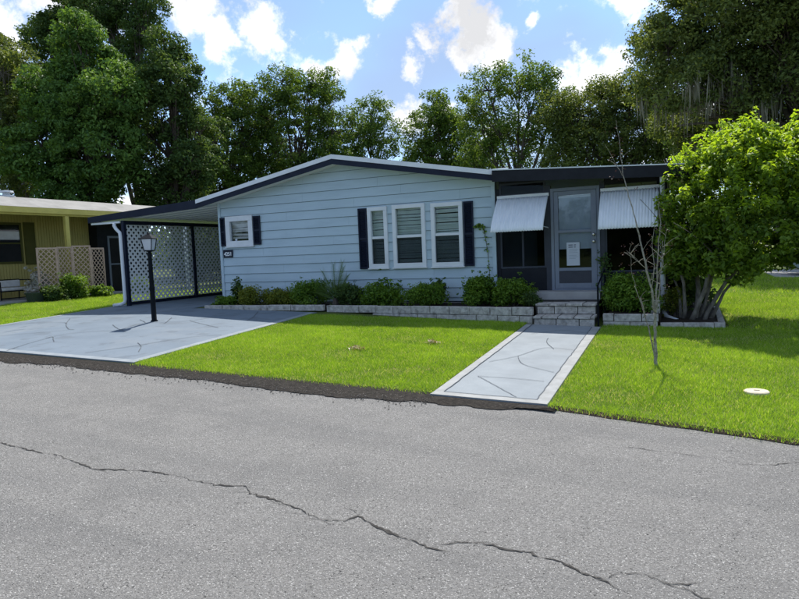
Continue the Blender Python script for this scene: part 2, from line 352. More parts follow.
def sheet(name, m, xs, rows, zf, parent=None, kind='structure', smooth=False):
    """rows: list of functions x -> y"""
    mb = MB(); n = len(xs)
    for r in rows:
        for x in xs: y = r(x); mb.v.append((x, y, zf(x, y)))
    for j in range(len(rows) - 1):
        for i in range(n - 1): mb.f.append((j * n + i, j * n + i + 1, (j + 1) * n + i + 1, (j + 1) * n + i))
    o = mb.build(name, m, parent, kind=kind, smooth=smooth); return o
XS = [-400, -120, -60, -30, -15, -8, -4, -2.8, -1.5, 0, 1.5, 3, 4.5, 6, 7.5, 9, 10, 11, 12, 14, 17, 20, 30, 60, 120, 400]
gv = [('a', -300), ('a', -40), ('a', -12), ('a', -.5), ('r', -.03), ('r', 0), ('r', .5), ('y', -5), ('y', -4), ('y', -3), ('y', -2), ('y', -1), ('y', 0), ('y', 4), ('y', 10), ('y', 20), ('y', 40), ('y', 100), ('y', 600)]
rows = [(lambda x, k=k, v=v: v if k == 'y' else edge(x) + v) for k, v in gv]
def zground(x, y):
    e = edge(x)
    return ZR(x, y) - .06 if y < e - .01 else G(x, y)
sheet('ground', 'soil', XS, rows, zground)
RX = list(np.linspace(-60, -14, 12)) + list(np.linspace(-12, 24, 73)) + list(np.linspace(28, 120, 12))
sheet('road', 'asphalt', RX, [lambda x, d=d: edge(x) - d for d in (14, 8, 5, 4, 3, 2, 1, .4, .0)], lambda x, y: ZR(x, y))
SX = list(np.linspace(-40, -8, 30)) + list(np.linspace(-7.8, 9.15, 420))
_sj = np.convolve(np.random.default_rng(3).normal(0, 1, 900), np.ones(3) / 3, 'same')
def shoulder_out(x): 
    i = int((x + 40) * 16) % 890
    w = .43 * min(1, max(0, (9.2 - x) / .5)) * (1 if x < 7.4 else max(.5, 1 - (x - 7.4) * .33))
    return edge(x) - w * (1 + .16 * math.sin(x * 1.7) * math.sin(x * .63 + 1)) + .04 * _sj[i]
sheet('road_shoulder', 'shoulder', SX, [shoulder_out, lambda x: edge(x) - .15, lambda x: edge(x) + .03], lambda x, y: max(ZR(x, y) + .008, 0 if False else -9) + (.012 if y > edge(x) - .2 else 0))

sheet('road_shoulder', 'mulch', list(np.linspace(9.1, 30, 120)), [lambda x: edge(x) - .045 + .02 * math.sin(x * 9) * math.sin(x * 23), lambda x: edge(x) + .02], lambda x, y: ZR(x, y) + (.006 if y < edge(x) else .03))

def slab(name, m, x0, x1, y0, y1, dz, th=.1, nx=10, ny=10, parent=None):
    xs = np.linspace(x0, x1, nx); ys = np.linspace(y0, y1, ny); mb = MB()
    for y in ys:
        for x in xs: mb.v.append((x, y, G(x, y) + dz))
    f = lambda i, j: j * nx + i
    mb.f += [(f(i, j), f(i + 1, j), f(i + 1, j + 1), f(i, j + 1)) for j in range(ny - 1) for i in range(nx - 1)]
    rim = [f(i, 0) for i in range(nx)] + [f(nx - 1, j) for j in range(1, ny)] + [f(i, ny - 1) for i in range(nx - 2, -1, -1)] + [f(0, j) for j in range(ny - 2, 0, -1)]
    k = len(mb.v); mb.v += [(mb.v[i][0], mb.v[i][1], mb.v[i][2] - th) for i in rim]; n = len(rim)
    mb.f += [(rim[i], k + i, k + (i + 1) % n, rim[(i + 1) % n]) for i in range(n)]
    return mb.build(name, m, parent)
drive = slab('driveway', 'drive', -3.3, 3.32, -5.89, -1.06, .014, nx=14, ny=12); tag(drive, kind='structure')
slab('carport_floor', 'drive', -3.3, .0, -1.06, 9, .015, nx=8, ny=14)['kind'] = 'structure'
walk = slab('walkway', 'walk', 7.82, 9.05, -6.12, -1.5, .012, nx=5, ny=14); tag(walk, kind='structure')
def strip(name, m, path, w, zf, parent, jit=0, taper=True, seed=1, dens=.06, smooth=False):
    rd = random.Random(seed); P2 = []
    if smooth and len(path) > 2:
        q = [path[0]] + list(path) + [path[-1]]; path2 = []
        for i in range(1, len(q) - 2):
            for k in range(5):
                t = k / 5; path2.append(tuple(.5 * (2 * q[i][j] + (q[i + 1][j] - q[i - 1][j]) * t + (2 * q[i - 1][j] - 5 * q[i][j] + 4 * q[i + 1][j] - q[i + 2][j]) * t * t + (3 * q[i][j] - q[i - 1][j] - 3 * q[i + 1][j] + q[i + 2][j]) * t ** 3) for j in (0, 1)))
        path = path2 + [q[-1]]
    for a, b in zip(path[:-1], path[1:]):
        n = max(2, int(math.hypot(b[0] - a[0], b[1] - a[1]) / dens))
        for i in range(n): P2.append((a[0] + (b[0] - a[0]) * i / n, a[1] + (b[1] - a[1]) * i / n))
    P2.append(path[-1]); n = len(P2); mb = MB(); jx = jy = 0
    Q = []
    for i, p in enumerate(P2):
        jx = .6 * jx + rd.gauss(0, jit); jy = .6 * jy + rd.gauss(0, jit); Q.append((p[0] + jx, p[1] + jy))
    for i, p in enumerate(Q):
        a = Q[max(i - 1, 0)]; b = Q[min(i + 1, n - 1)]; dx, dy = b[0] - a[0], b[1] - a[1]; l = math.hypot(dx, dy) or 1
        ww = w * ((rd.uniform(.25, 1.25) * (.25 + 1.1 * abs(math.sin(i * .21 + seed) * math.sin(i * .057 + 2 * seed)))) if jit > .005 else 1) * (min(1, (i + .4) / 5, (n - .6 - i) / 5) if taper else 1) * .5
        for s in (-1, 1):
            x, y = p[0] - dy / l * ww * s, p[1] + dx / l * ww * s; mb.v.append((x, y, zf(x, y)))
    mb.f = [(2 * i, 2 * i + 2, 2 * i + 3, 2 * i + 1) for i in range(n - 1)]
    return mb.build(name, m, parent)
road = bpy.data.objects['road']
cracks = [[(3.2, -8.75), (4.1, -8.78), (4.94, -8.82), (5.36, -8.85), (5.77, -8.87), (6.06, -8.94), (6.28, -8.97), (6.54, -8.87), (6.8, -8.83), (7.07, -8.86), (7.31, -8.88), (7.54, -8.83), (7.63, -8.89), (7.94, -8.96), (8.26, -9.06), (8.41, -9.03), (8.46, -8.94), (8.5, -8.96), (8.68, -9.05), (8.79, -9.08), (8.99, -9.12), (9.11, -9.13)], [(9.0, -9.11), (9.07, -9.05), (9.16, -9.0)],
          [(9.08, -9.0), (9.23, -8.98), (9.35, -9.0), (9.51, -9.0), (9.67, -9.03), (9.82, -9.1), (9.94, -9.16)], [(9.86, -9.12), (9.96, -9.04), (10.07, -8.98), (10.14, -9.03), (10.27, -9.07), (10.36, -9.1), (10.45, -9.16), (10.8, -9.3)],
          [(9.8, -7.06), (9.95, -7.06), (10.23, -7.07), (10.43, -7.09), (10.63, -7.14), (10.78, -7.13), (11.02, -6.97), (11.6, -6.9)], [(7.57, -8.8), (7.45, -8.79)], [(8.27, -8.83), (8.41, -8.89), (8.48, -8.95)]]
for i, c in enumerate(cracks):
    strip('crack', 'crack', c, (.018, .008, .017, .016, .007, .008, .008)[i], lambda x, y: ZR(x, y) + .004, road, .007, seed=i + 3, dens=.022)
rc = random.Random(21)
for i in range(34):
    c = cracks[rc.choice((0, 0, 0, 2, 3))]; k = rc.randrange(len(c) - 1); t = rc.random(); x = c[k][0] + (c[k + 1][0] - c[k][0]) * t; y = c[k][1] + (c[k + 1][1] - c[k][1]) * t
    a = rc.uniform(-.9, .9) + rc.choice((0, math.pi)); l = rc.uniform(.05, .26)
    strip('crack', 'crack', [(x, y), (x + math.cos(a) * l * .5, y + math.sin(a) * l * .35), (x + math.cos(a) * l, y + math.sin(a) * l * .8)], .0065, lambda x, y: ZR(x, y) + .0036 + 0, road, .0055, seed=i + 90, dens=.02)
dlines = [[(0.57, -5.85), (0.42, -5.56), (0.18, -4.91), (0.11, -4.53), (0.37, -4.15), (0.82, -3.93)], [(2.01, -5.6), (2.33, -5.04), (2.51, -4.49), (2.75, -4.05), (3.1, -3.8)], [(-2.22, -2.55), (-1.41, -3.27), (-0.53, -3.91), (-0.22, -4.02)], [(0.11, -3.42), (0.63, -3.76), (1.06, -3.98)], [(2.19, -4.75), (2.51, -4.99), (2.8, -5.31)], [(0.64, -2.4), (0.95, -2.85), (1.08, -3.07)], [(0.14, -2.78), (0.6, -3.06)], [(1.34, -2.64), (2.01, -2.97), (2.52, -3.19)], [(1.96, -1.25), (2.33, -1.89), (2.53, -2.37)], [(0.18, -4.91), (0.12, -4.73), (0.62, -5.07)], [(-2.98, -3.64), (-2.77, -3.23), (-1.79, -3.13), (-1.41, -3.27)], [(0.82, -3.93), (0.58, -3.19), (0.77, -3.02), (1.34, -2.64), (1.62, -1.76), (2.05, -1.38)], [(-.22, -4.02), (-1.2, -4.6), (-2.0, -5.2), (-3.0, -5.4)]]
for i, c in enumerate(dlines):
    strip('score_line', 'line', c, .012, lambda x, y: G(x, y) + .0215, drive, .003, False, seed=i + 30, smooth=True)
for i, (a, b, c, d) in enumerate(((-3.3, 3.32, -5.885, -5.75), (3.17, 3.315, -5.75, -1.1), (-3.295, -3.15, -5.75, -1.1))):
    xs = np.linspace(a, b, 12); ys = np.linspace(c, d, 12); mb = MB()
    mb.v = [(x, y, G(x, y) + .0175) for y in ys for x in xs]; mb.f = [(j * 12 + i, j * 12 + i + 1, j * 12 + i + 13, j * 12 + i + 12) for j in range(11) for i in range(11)]
    mb.build('border_band', 'drive_edge', drive)
for i, (a, b, c, d) in enumerate(((7.822, 9.048, -6.117, -5.98), (7.822, 7.93, -5.98, -1.52), (8.92, 9.048, -5.98, -1.52))):
    xs = np.linspace(a, b, 4); ys = np.linspace(c, d, 14); mb = MB()
    mb.v = [(x, y, G(x, y) + .0155) for y in ys for x in xs]; mb.f = [(j * 4 + i, j * 4 + i + 1, j * 4 + i + 5, j * 4 + i + 4) for j in range(13) for i in range(3)]
    mb.build('border_band', 'walk_edge', walk)
wl = [[(7.93, -5.98), (7.93, -1.55)], [(7.93, -5.98), (8.92, -5.98)], [(8.92, -5.98), (8.92, -1.55)], [(8.08, -5.24), (8.43, -5.64), (8.71, -5.95)], [(8.08, -5.24), (8.46, -5.22), (8.85, -5.25)], [(8.0, -4.49), (8.27, -4.05), (8.51, -3.44), (8.9, -3.48)], [(8.27, -4.05), (8.45, -4.5), (8.88, -4.81)], [(8.41, -2.69), (8.47, -3.08), (8.64, -3.48)], [(8.1, -2.4), (8.5, -2.0), (8.85, -2.1)]]
for i, c in enumerate(wl): strip('score_line', 'line', c, .008 if i > 2 else .012, lambda x, y: G(x, y) + .0195, walk, .0025, False, seed=i + 60, smooth=True)

# flower beds
def bed(name, pts, dz):
    mb = MB().prism([(x, y, zt - .3) for x, y, zt in pts], (0, 0, .3)); return mb
b1 = MB(); 
bp = [(.32, -.97), (3.4, -.82), (7.85, -1.3), (7.85, .0), (.32, .0)]
b1.prism([(x, y, -.62) for x, y in bp], (0, 0, .30)); b1.build('flower_bed', 'mulch')['kind'] = 'structure'
b2 = MB(); b2.prism([(9.12, -1.2, -.75), (9.95, -1.2, -.75), (9.95, 0, -.75), (9.12, 0, -.75)], (0, 0, .34)); b2.build('flower_bed', 'mulch')['kind'] = 'structure'
b3 = MB(); b3.prism([(9.95, -1.15, -.8), (10.84, -1.05, -.8), (10.9, 3, -.8), (9.95, 3, -.8)], (0, 0, .245)); b3.build('flower_bed', 'mulch')['kind'] = 'structure'

# ------------------------------------------------------------------ the blue house
HB = (3.46, 0, -.3)
house = thing('mobile_home', 'pale blue lap-sided mobile home with low gable roof, navy trim and dark screened porch', 'house', HB)
def ztop(x): return 2.765 - .183 * abs(x - 3.46)      # underside of soffit on the front wall
WINS = [(.22, 1.02, 1.07, 1.79), (4.08, 4.55, .45, 1.76), (4.67, 5.42, .45, 1.77), (5.55, 6.24, .44, 1.75)]
# backing wall with the openings left free
wb = MB(); xs = sorted({0.0, 3.46, 6.92} | {w[0] + .05 for w in WINS} | {w[1] - .05 for w in WINS})
for a, b in zip(xs[:-1], xs[1:]):
    w = next((w for w in WINS if w[0] + .04 <= (a + b) / 2 <= w[1] - .04), None)
    segs = [(-.3, None)] if w is None else [(-.3, w[2] + .05), (w[3] - .05, None)]
    for z0, z1 in segs:
        za, zb = (ztop(a), ztop(b)) if z1 is None else (z1, z1)
        wb.prism([(a, .012, z0), (b, .012, z0), (b, .012, zb), (a, .012, za)], (0, .09, 0))
wb.build('wall', 'gap', house)
box('side_wall', 'siding', house, .0, .1, .102, 14, -.3, 2.1)
box('side_wall', 'siding', house, 6.82, 6.92, .102, 14, -.3, 2.1)
box('back_wall', 'siding', house, .0, 6.92, 14, 14.1, -.3, 2.1)
# siding boards, one object each
def clip_top(poly, flip):
    """clip polygon (x,z) under the two roof slopes"""
    for sgn in (-1, 1):
        out = []; g = lambda p: (2.765 - .183 * sgn * (p[0] - 3.46)) - p[1]
        for i in range(len(poly)):
            p, q = poly[i], poly[(i + 1) % len(poly)]; gp, gq = g(p), g(q)
            if gp >= 0: out.append(p)
            if gp * gq < 0: t = gp / (gp - gq); out.append((p[0] + (q[0] - p[0]) * t, p[1] + (q[1] - p[1]) * t))
        poly = out
        if len(poly) < 3: return []
    return poly
def board(x0, x1, z0, z1, zl):
    """lap board: bottom edge stands 17 mm proud, zl = bottom of the full course"""
    n = max(1, int((x1 - x0) / 1.2)); poly = clip_top([(x0, z0), (x1, z0), (x1, z1), (x0, z1)], 0)
    if len(poly) < 3: return
    yy = lambda z: -.026 + .022 * (z - zl) / .2
    mb = MB(); k = len(poly); a = [(x, yy(z), z) for x, z in poly]; b = [(x, .011, z) for x, z in poly]
    mb.add(a + b, [tuple(range(k))[::-1][::-1], tuple(range(2 * k - 1, k - 1, -1))] + [(i, k + i, k + (i + 1) % k, (i + 1) % k) for i in range(k)])
    mb.build('siding_board', 'siding', house)
rs = random.Random(11)
for c in range(-1, 15):
    z0 = -.2 + .2 * c - .0; z1 = z0 + .2
    if c == -1: z0 = -.28
    cuts = {.075, 6.845}
    x = rs.choice((1.25, 1.9, 2.45, 3.1)) + rs.uniform(-.1, .1)
    while x < 6.6: cuts.add(x); x += 2.44
    holes = [w for w in WINS if w[3] - .04 > z0 and w[2] + .04 < z1]
    for w in holes: cuts |= {w[0] + .04, w[1] - .04}
    cs = sorted(cuts); joints = []
    for a, b in zip(cs[:-1], cs[1:]):
        if b - a < .02: continue
        w = next((w for w in holes if w[0] < (a + b) / 2 < w[1]), None)
        g = .0015
        if w is None: board(a + g, b - g, z0, z1 - .007, -.2 + .2 * c)
        else:
            if w[2] + .04 > z0 + .01: board(a + g, b - g, z0, w[2] + .04, -.2 + .2 * c)
            if w[3] - .04 < z1 - .01: board(a + g, b - g, w[3] - .04, z1 - .007, -.2 + .2 * c)
for x in (0.0, 6.845):
    zt = min(ztop(x), ztop(x + .075)) - .002
    box('corner_trim', 'siding', house, x, x + .075, -.042, .01, -.3, zt, bevel=.004)
box('skirting', 'concrete', house, .0, 6.92, -.004, .011, -.62, -.305)
# windows
def window(x0, x1, z0, z1, split=None, slats=True, fw=.085, pane='glass'):
    w = MB()
    yf, yb = -.062, .03
    w.box(x0, x1, yf, yb, z1 - fw, z1); w.box(x0, x1, yf, yb, z0, z0 + fw); w.box(x0, x0 + fw, yf, yb, z0 + fw, z1 - fw); w.box(x1 - fw, x1, yf, yb, z0 + fw, z1 - fw)
    o = w.build('window', 'white', house, bevel=.006)
    if split: box('meeting_rail', 'white', o, x0 + fw, x1 - fw, -.035, .02, split - .028, split + .028, bevel=.004)
    box('sill', 'white', o, x0 - .02, x1 + .02, -.085, -.03, z0 - .03, z0 - .001, bevel=.005)
    zs = [(z0 + fw, z1 - fw)] if not split else [(z0 + fw, split - .028), (split + .028, z1 - fw)]
    for i, (a, b) in enumerate(zs):
        box('pane', pane, o, x0 + fw - .002, x1 - fw + .002, -.006 + .010 * i, -.003 + .010 * i, a - .002, b + .002)
        if i == 0 and split: box('insect_screen', 'screen2', o, x0 + fw - .001, x1 - fw + .001, -.020, -.019, a, b)
    box('dark_lining', 'dark', o, x0 + .052, x1 - .052, .20, .23, z0 + .06, z1 - .06)
    for q, (xa, xb, za, zb) in enumerate(((x0 + .052, x0 + .06, z0 + .06, z1 - .06), (x1 - .06, x1 - .052, z0 + .06, z1 - .06), (x0 + .06, x1 - .06, z0 + .06, z0 + .065), (x0 + .06, x1 - .06, z1 - .065, z1 - .06))):
        box('reveal', 'shade', o, xa, xb, .031, .20, za, zb)
    if slats:
        z = z1 - fw - .02; me = None
        while z > z0 + fw - .02:
            if me is None:
                s = MB().box(x0 + .065, x1 - .065, -.018, .018, -.0012, .0012).build('blind_slat', 'blind', None); me = s.data
                ctr = 0
            else:
                s = bpy.data.objects.new('blind_slat', me); COL.objects.link(s)
            s.parent = o; s.location = Vector((0, .060, z)) - origin(o); s.rotation_euler = (R(50 + random.uniform(-1.5, 1.5)), R(random.uniform(-.12, .12)), 0)
            z -= .031
        box('head_rail', 'blind', o, x0 + .065, x1 - .065, .04, .08, z1 - fw - .005, z1 - .062)
    return o
w = window(*WINS[0], slats=False, fw=.125)
z = 1.65
for k, (dz, tl, tr) in enumerate(((0, 0, .0), (.055, 0, 0), (.05, 0, .01), (.06, 0, .0), (.05, .0, .01), (.075, .0, -.03), (.085, .02, -.02))):
    z -= dz if k else 0
    mb = MB().prism([(.30, .09, z - .03), (.94, .09, z - .03 + tl + tr), (.94, .11, z + .022 + tl + tr), (.30, .11, z + .022)], (0, .004, 0)); mb.build('blind_slat', 'cushion', w)
box('sticker', 'paper', w, .46, .52, -.0075, -.0065, 1.20, 1.25)
for q in WINS[1:]: window(*q, split=1.10)
def shutter(x0, x1, z0, z1):
    o = MB()
    o.box(x0, x0 + .03, -.058, -.027, z0, z1); o.box(x1 - .03, x1, -.058, -.027, z0, z1)
    for z in (z0, (z0 + z1) / 2 - .02, z1 - .04): o.box(x0 + .03, x1 - .03, -.057, -.027, z, z + .04)
    s = o.build('shutter', 'navy', house, bevel=.003)
    z = z0 + .055; me = None
    while z < z1 - .05:
        if not ((z0 + z1) / 2 - .035 < z < (z0 + z1) / 2 + .035):
            if me is None: l = MB().box(x0 + .029, x1 - .029, -.016, .016, -.003, .003).build('louver', 'navy', None); me = l.data
            else: l = bpy.data.objects.new('louver', me); COL.objects.link(l)
            l.parent = s; l.location = Vector((0, -.042, z)) - origin(s); l.rotation_euler = (R(38), 0, 0)
        z += .034
    box('backing', 'navy', s, x0 + .028, x1 - .028, -.0285, -.0265, z0 + .02, z1 - .02)
shutter(.06, .205, 1.08, 1.77); shutter(1.04, 1.24, 1.08, 1.76); shutter(3.85, 4.06, .43, 1.75); shutter(6.26, 6.465, .43, 1.74)
# house number
pl = box('number_plate', 'navy', house, .10, .385, -.042, -.0275, .805, .985, bevel=.003)
def text(s, size, loc, m, parent, name, ext=.002):
    cu = bpy.data.curves.new(name, 'FONT'); cu.body = s; cu.size = size; cu.extrude = ext; cu.align_x = 'CENTER'; cu.align_y = 'CENTER'; cu.space_character = .92; cu.offset = .004
    t = bpy.data.objects.new('tmp', cu); COL.objects.link(t)
    bpy.context.view_layer.update()
    me = bpy.data.meshes.new_from_object(t.evaluated_get(bpy.context.evaluated_depsgraph_get())); bpy.data.objects.remove(t)
    me.transform(Matrix.Rotation(R(90), 4, 'X')); me.materials.clear(); me.materials.append(M[m])
    o = bpy.data.objects.new(name, me); COL.objects.link(o); o.parent = parent; o.location = Vector(loc) - origin(parent); return o
text('4251', .125, (.245, -.0445, .885), 'white', pl, 'house_number')
# roof
RO = -.40; BK = 14.35
def slope_roof(sgn):
    mb = MB(); xa = 3.46; xb = 3.46 + sgn * 3.80; za, zb = 2.83, 2.83 - .183 * 3.80
    poly = [(xa, RO + .03, za), (xb, RO + .03, zb), (xb, RO + .03, zb + .08), (xa, RO + .03, za + .08)]
    mb.prism(poly, (0, BK - RO, 0)); return mb
rf = slope_roof(-1); 
rf2 = slope_roof(1); rf.add(rf2.v, rf2.f)
roof = rf.build('roof', 'roofm', house)
for sgn in (-1, 1):
    xa, xb = 3.46, 3.46 + sgn * (3.78 if sgn > 0 else 3.80); za = 2.71; zb = za - .183 * abs(xb - xa)
    MB().prism([(xa, RO, za), (xb, RO, zb), (xb, RO, zb + .115), (xa, RO, za + .115)], (0, .028, 0)).build('fascia', 'navy', roof)
    xe = xb + sgn * (.06 if sgn > 0 else .0)
    ze = za - .183 * abs(xe - xa)
    MB().prism([(xa, RO - .012, za + .112), (xe, RO - .012, ze + .112), (xe, RO - .012, ze + .205), (xa, RO - .012, za + .205)], (0, .04, 0)).build('drip_edge', 'white', roof)
    xc = 3.46 + sgn * 3.5
    MB().prism([(xa, RO + .03, 2.745), (xc, RO + .03, 2.745 - .183 * 3.5), (xc, RO + .03, 2.765 - .183 * 3.5), (xa, RO + .03, 2.765)], (0, -RO - .045, 0)).build('soffit', 'soffit', roof)
box('drip_end_cap', 'white', roof, 6.95, 7.30, RO - .022, RO - .013, 2.19, 2.285)
# ---- screened porch (part of the house)
PX0, PX1 = 6.925, 10.05
box('porch_floor', 'concrete', house, PX0, PX1, -.11, 4, -.20, -.085)
box('porch_skirt', 'panel', house, PX0, PX1, .0, .08, -.66, -.201)
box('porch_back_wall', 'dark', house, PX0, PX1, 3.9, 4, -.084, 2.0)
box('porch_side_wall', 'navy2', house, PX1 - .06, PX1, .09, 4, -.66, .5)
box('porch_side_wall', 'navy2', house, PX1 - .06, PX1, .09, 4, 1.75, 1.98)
for y in (.09, 1.4, 2.7, 3.9): box('porch_post', 'navy2', house, PX1 - .07, PX1 + .004, y, y + .08, .5, 1.75)
pr = MB().prism([(7.02, -.45, 2.17), (10.54, -.45, 1.973), (10.54, -.45, 2.013), (7.02, -.45, 2.21)], (0, 4.9, 0)).build('porch_roof', 'roofm', house)
MB().prism([(7.0, -.50, 2.035), (10.55, -.50, 1.849), (10.55, -.50, 2.038), (7.0, -.50, 2.245)], (0, .04, 0)).build('fascia', 'navy2', pr)
MB().prism([(7.0, -.515, 2.246), (10.57, -.515, 2.039), (10.57, -.515, 2.059), (7.0, -.515, 2.266)], (0, .08, 0)).build('gutter_lip', 'pan', pr)
MB().prism([(10.52, -.455, 1.855), (10.56, -.455, 1.855), (10.56, -.455, 2.035), (10.52, -.455, 2.035)], (0, 4.9, 0)).build('fascia', 'navy2', pr)
MB().prism([(7.0, -.459, 2.10), (10.38, -.459, 1.93), (10.38, -.459, 1.94), (7.0, -.459, 2.11)], (0, .47, 0)).build('soffit', 'navy2', pr)
# front framing
FR = [(6.925, 7.0), (7.90, 8.0), (8.90, 8.985), (9.88, 10.05)]
for a, b in FR: box('porch_post', 'charcoal' if 7 < a < 9 else 'navy2', house, a, b, -.012, .07, -.084, 1.93, bevel=.004)
box('header', 'navy2', house, 7.0, 7.90, .0, .06, 2.03, 2.10); box('header', 'navy2', house, 8.985, 9.88, .0, .06, 1.86, 1.97)
def pwin(x0, x1, z0, z1, n, panem):
    mb = MB(); f = .035
    mb.box(x0, x1, -.006, .04, z1 - f, z1); mb.box(x0, x1, -.006, .04, z0, z0 + f)
    xs = np.linspace(x0, x1, n + 1)
    for i, x in enumerate(xs): mb.box(max(x0, x - .018 * (1 if 0 < i < n else 2)), min(x1, x + .018 * (1 if 0 < i < n else 2)), -.005, .039, z0 + f, z1 - f)
    o = mb.build('porch_window', 'charcoal', house)
    for a, b in zip(xs[:-1], xs[1:]): box('pane', panem, o, a + .017, b - .017, .012, .016, z0 + f - .002, z1 - f + .002)
    return o
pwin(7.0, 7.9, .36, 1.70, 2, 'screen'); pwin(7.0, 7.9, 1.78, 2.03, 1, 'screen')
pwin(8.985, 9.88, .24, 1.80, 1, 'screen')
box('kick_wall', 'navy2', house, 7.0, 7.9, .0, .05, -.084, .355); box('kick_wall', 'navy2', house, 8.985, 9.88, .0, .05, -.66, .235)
box('rail', 'navy2', house, 7.0, 7.9, .0, .05, 1.705, 1.775)
# curtain swag behind the transom
MB().tube([(7.12, .12, 1.90), (7.3, .1, 1.96), (7.5, .1, 1.99), (7.7, .1, 1.985), (7.86, .12, 1.90)], .012, 6).build('curtain_rod', 'pan', house)
# door
door = thing('tmp', None, None, HB); bpy.data.objects.remove(door)
mb = MB(); fx0, fx1, fz0, fz1 = 8.0, 8.90, -.084, 1.86
mb.box(fx0, fx0 + .055, -.03, .06, fz0, fz1); mb.box(fx1 - .055, fx1, -.03, .06, fz0, fz1); mb.box(fx0 + .055, fx1 - .055, -.03, .06, fz1 - .06, fz1); mb.box(fx0 + .055, fx1 - .055, -.03, .06, fz0, fz0 + .03)
door = mb.build('door', 'doorgrey', house, bevel=.004)
mb = MB(); a, b, c, d = 8.06, 8.84, -.05, 1.795
mb.box(a, a + .08, -.022, .02, c, d); mb.box(b - .10, b, -.022, .02, c, d); mb.box(a + .08, b - .10, -.022, .02, d - .08, d); mb.box(a + .08, b - .10, -.022, .02, c, c + .10); mb.box(a + .08, b - .10, -.022, .02, .285, .345); mb.box(a + .08, b - .10, -.022, .02, 1.01, 1.06)
mb.build('door_leaf', 'doorgrey', door, bevel=.004)
box('kick_panel', 'panel', door, a + .08, b - .10, -.010, .01, .05, .285)
box('pane', 'glass', door, a + .079, b - .099, -.008, -.004, .345, 1.01)
box('pane', 'glass', door, a + .079, b - .099, .002, .006, 1.06, 1.715)
box('roller_shade', 'shade', door, a + .085, b - .105, .03, .034, .70, 1.71)
MB().box(a + .08, b - .10, .022, .028, 1.67, 1.714).build('shade_rail', 'paper', door)
nt = box('paper_notice', 'paper', door, 8.285, 8.525, -.0105, -.0085, .385, .825)
for i, (z, x0, x1) in enumerate(((.775, 8.32, 8.40), (.775, 8.42, 8.46), (.735, 8.32, 8.40), (.735, 8.42, 8.455), (.69, 8.33, 8.49), (.66, 8.33, 8.48), (.63, 8.33, 8.49), (.58, 8.33, 8.47), (.55, 8.33, 8.49), (.52, 8.33, 8.45))):
    box('print_line', 'ink' if i < 4 else 'shade', nt, x0, x1, -.0118, -.0107, z - (.009 if i < 4 else .004), z + (.009 if i < 4 else .004))
for z in (.96, .83):
    MB().lathe((8.79, 0, 0), [(.001, 0)]) if False else None
    k = MB(); ctr = Vector((8.79, -.02, z))
    k.tube([ctr + Vector((0, -.002, 0)), ctr + Vector((0, -.010, 0)), ctr + Vector((0, -.012, 0)), ctr + Vector((0, -.035, 0)), ctr + Vector((0, -.045, 0)), ctr + Vector((0, -.065, 0)), ctr + Vector((0, -.072, 0))], [.032, .032, .014, .014, .026, .028, .012], 12); k.build('door_knob' if z < .9 else 'deadbolt', 'chrome', door, smooth=True)
box('threshold', 'concrete', house, 7.62, 8.93, -.42, -.012, -.235, -.088, bevel=.008)
# awnings
def awning(x0, x1, zt, zb, out):
    n = int((x1 - x0) / .0125); prof = []
    for i in range(11):
        t = i / 10; y = -.06 - (out - .06) * (t if t < .8 else .8 + (t - .8) * .62) / .93; z = zt - (zt - zb) * (t ** 1.12)
        prof.append((y, z))
    V = []; F = []
    for j, (y, z) in enumerate(prof):
        for i in range(n + 1):
            x = x0 + (x1 - x0) * i / n; wv = .011 * math.sin(2 * math.pi * (x - x0) / .05)
            V.append((x, y - wv * .7, z + wv * .55))
    F = [(j * (n + 1) + i, j * (n + 1) + i + 1, (j + 1) * (n + 1) + i + 1, (j + 1) * (n + 1) + i) for j in range(10) for i in range(n)]
    mb = MB(); mb.add(V, F); o = mb.build('awning', 'awning', house, smooth=True)
    so = o.modifiers.new('thick', 'SOLIDIFY'); so.thickness = .003
    box('header_strip', 'white', o, x0 - .01, x1 + .01, -.075, -.013, zt - .01, zt + .05, bevel=.004)
    for x in (x0 + .02, x1 - .02):
        MB().tube([(x, prof[9][0] + .02, prof[9][1]), (x, -.03, prof[9][1] - .02)], .009, 6).build('support_arm', 'white', o)
        MB().tube([(x, prof[1][0], prof[1][1] - .025), (x, prof[9][0], prof[9][1] - .025)], .010, 6).build('side_rail', 'white', o)
awning(6.98, 7.97, 1.74, 1.07, .66); awning(8.93, 9.92, 1.74, 1.03, .62)
# porch downspout
MB().tube([(9.98, -.42, 1.93), (9.98, -.30, 1.75), (9.975, -.10, 1.62), (9.975, -.085, 1.4), (9.97, -.085, -.35), (9.985, -.12, -.50), (10.04, -.3, -.555), (10.2, -.62, -.585)], .042, 10).build('downspout', 'white', house, smooth=True)
box('corner_pier', 'block', house, 9.80, 9.94, -1.02, -.62, -.66, -.20, bevel=.01)
# entry steps
st = thing('front_steps', 'worn grey block steps with two treads below the grey front door', 'steps', (8.42, -.95, -.6))
rs = random.Random(5)
def blockrow(par, x0, x1, y0, y1, z0, z1, w, off, name='block', m='block', jx=.006, gap=.012):
    x = x0 - off
    while x < x1 - .02:
        a, b = max(x, x0), min(x + w, x1)
        if b - a > .03:
            d = rs.uniform(-jx, jx)
            box(name, m, par, a + gap / 2, b - gap / 2, y0 + d, y1, z0, z1 + rs.uniform(-.004, .002), bevel=.008)
        x += w
MB().box(7.96, 8.93, -1.44, -.03, -.66, -.43).box(7.9, 8.92, -1.09, -.03, -.43, -.255).build('mortar_core', 'mortar', st)
blockrow(st, 7.94, 8.95, -1.47, -1.40, -.66, -.475, .38, .0)             # first riser
blockrow(st, 7.93, 8.96, -1.50, -1.10, -.465, -.425, .27, .12, 'tread_tile')
blockrow(st, 7.93, 8.93, -1.12, -1.05, -.42, -.29, .40, .1)
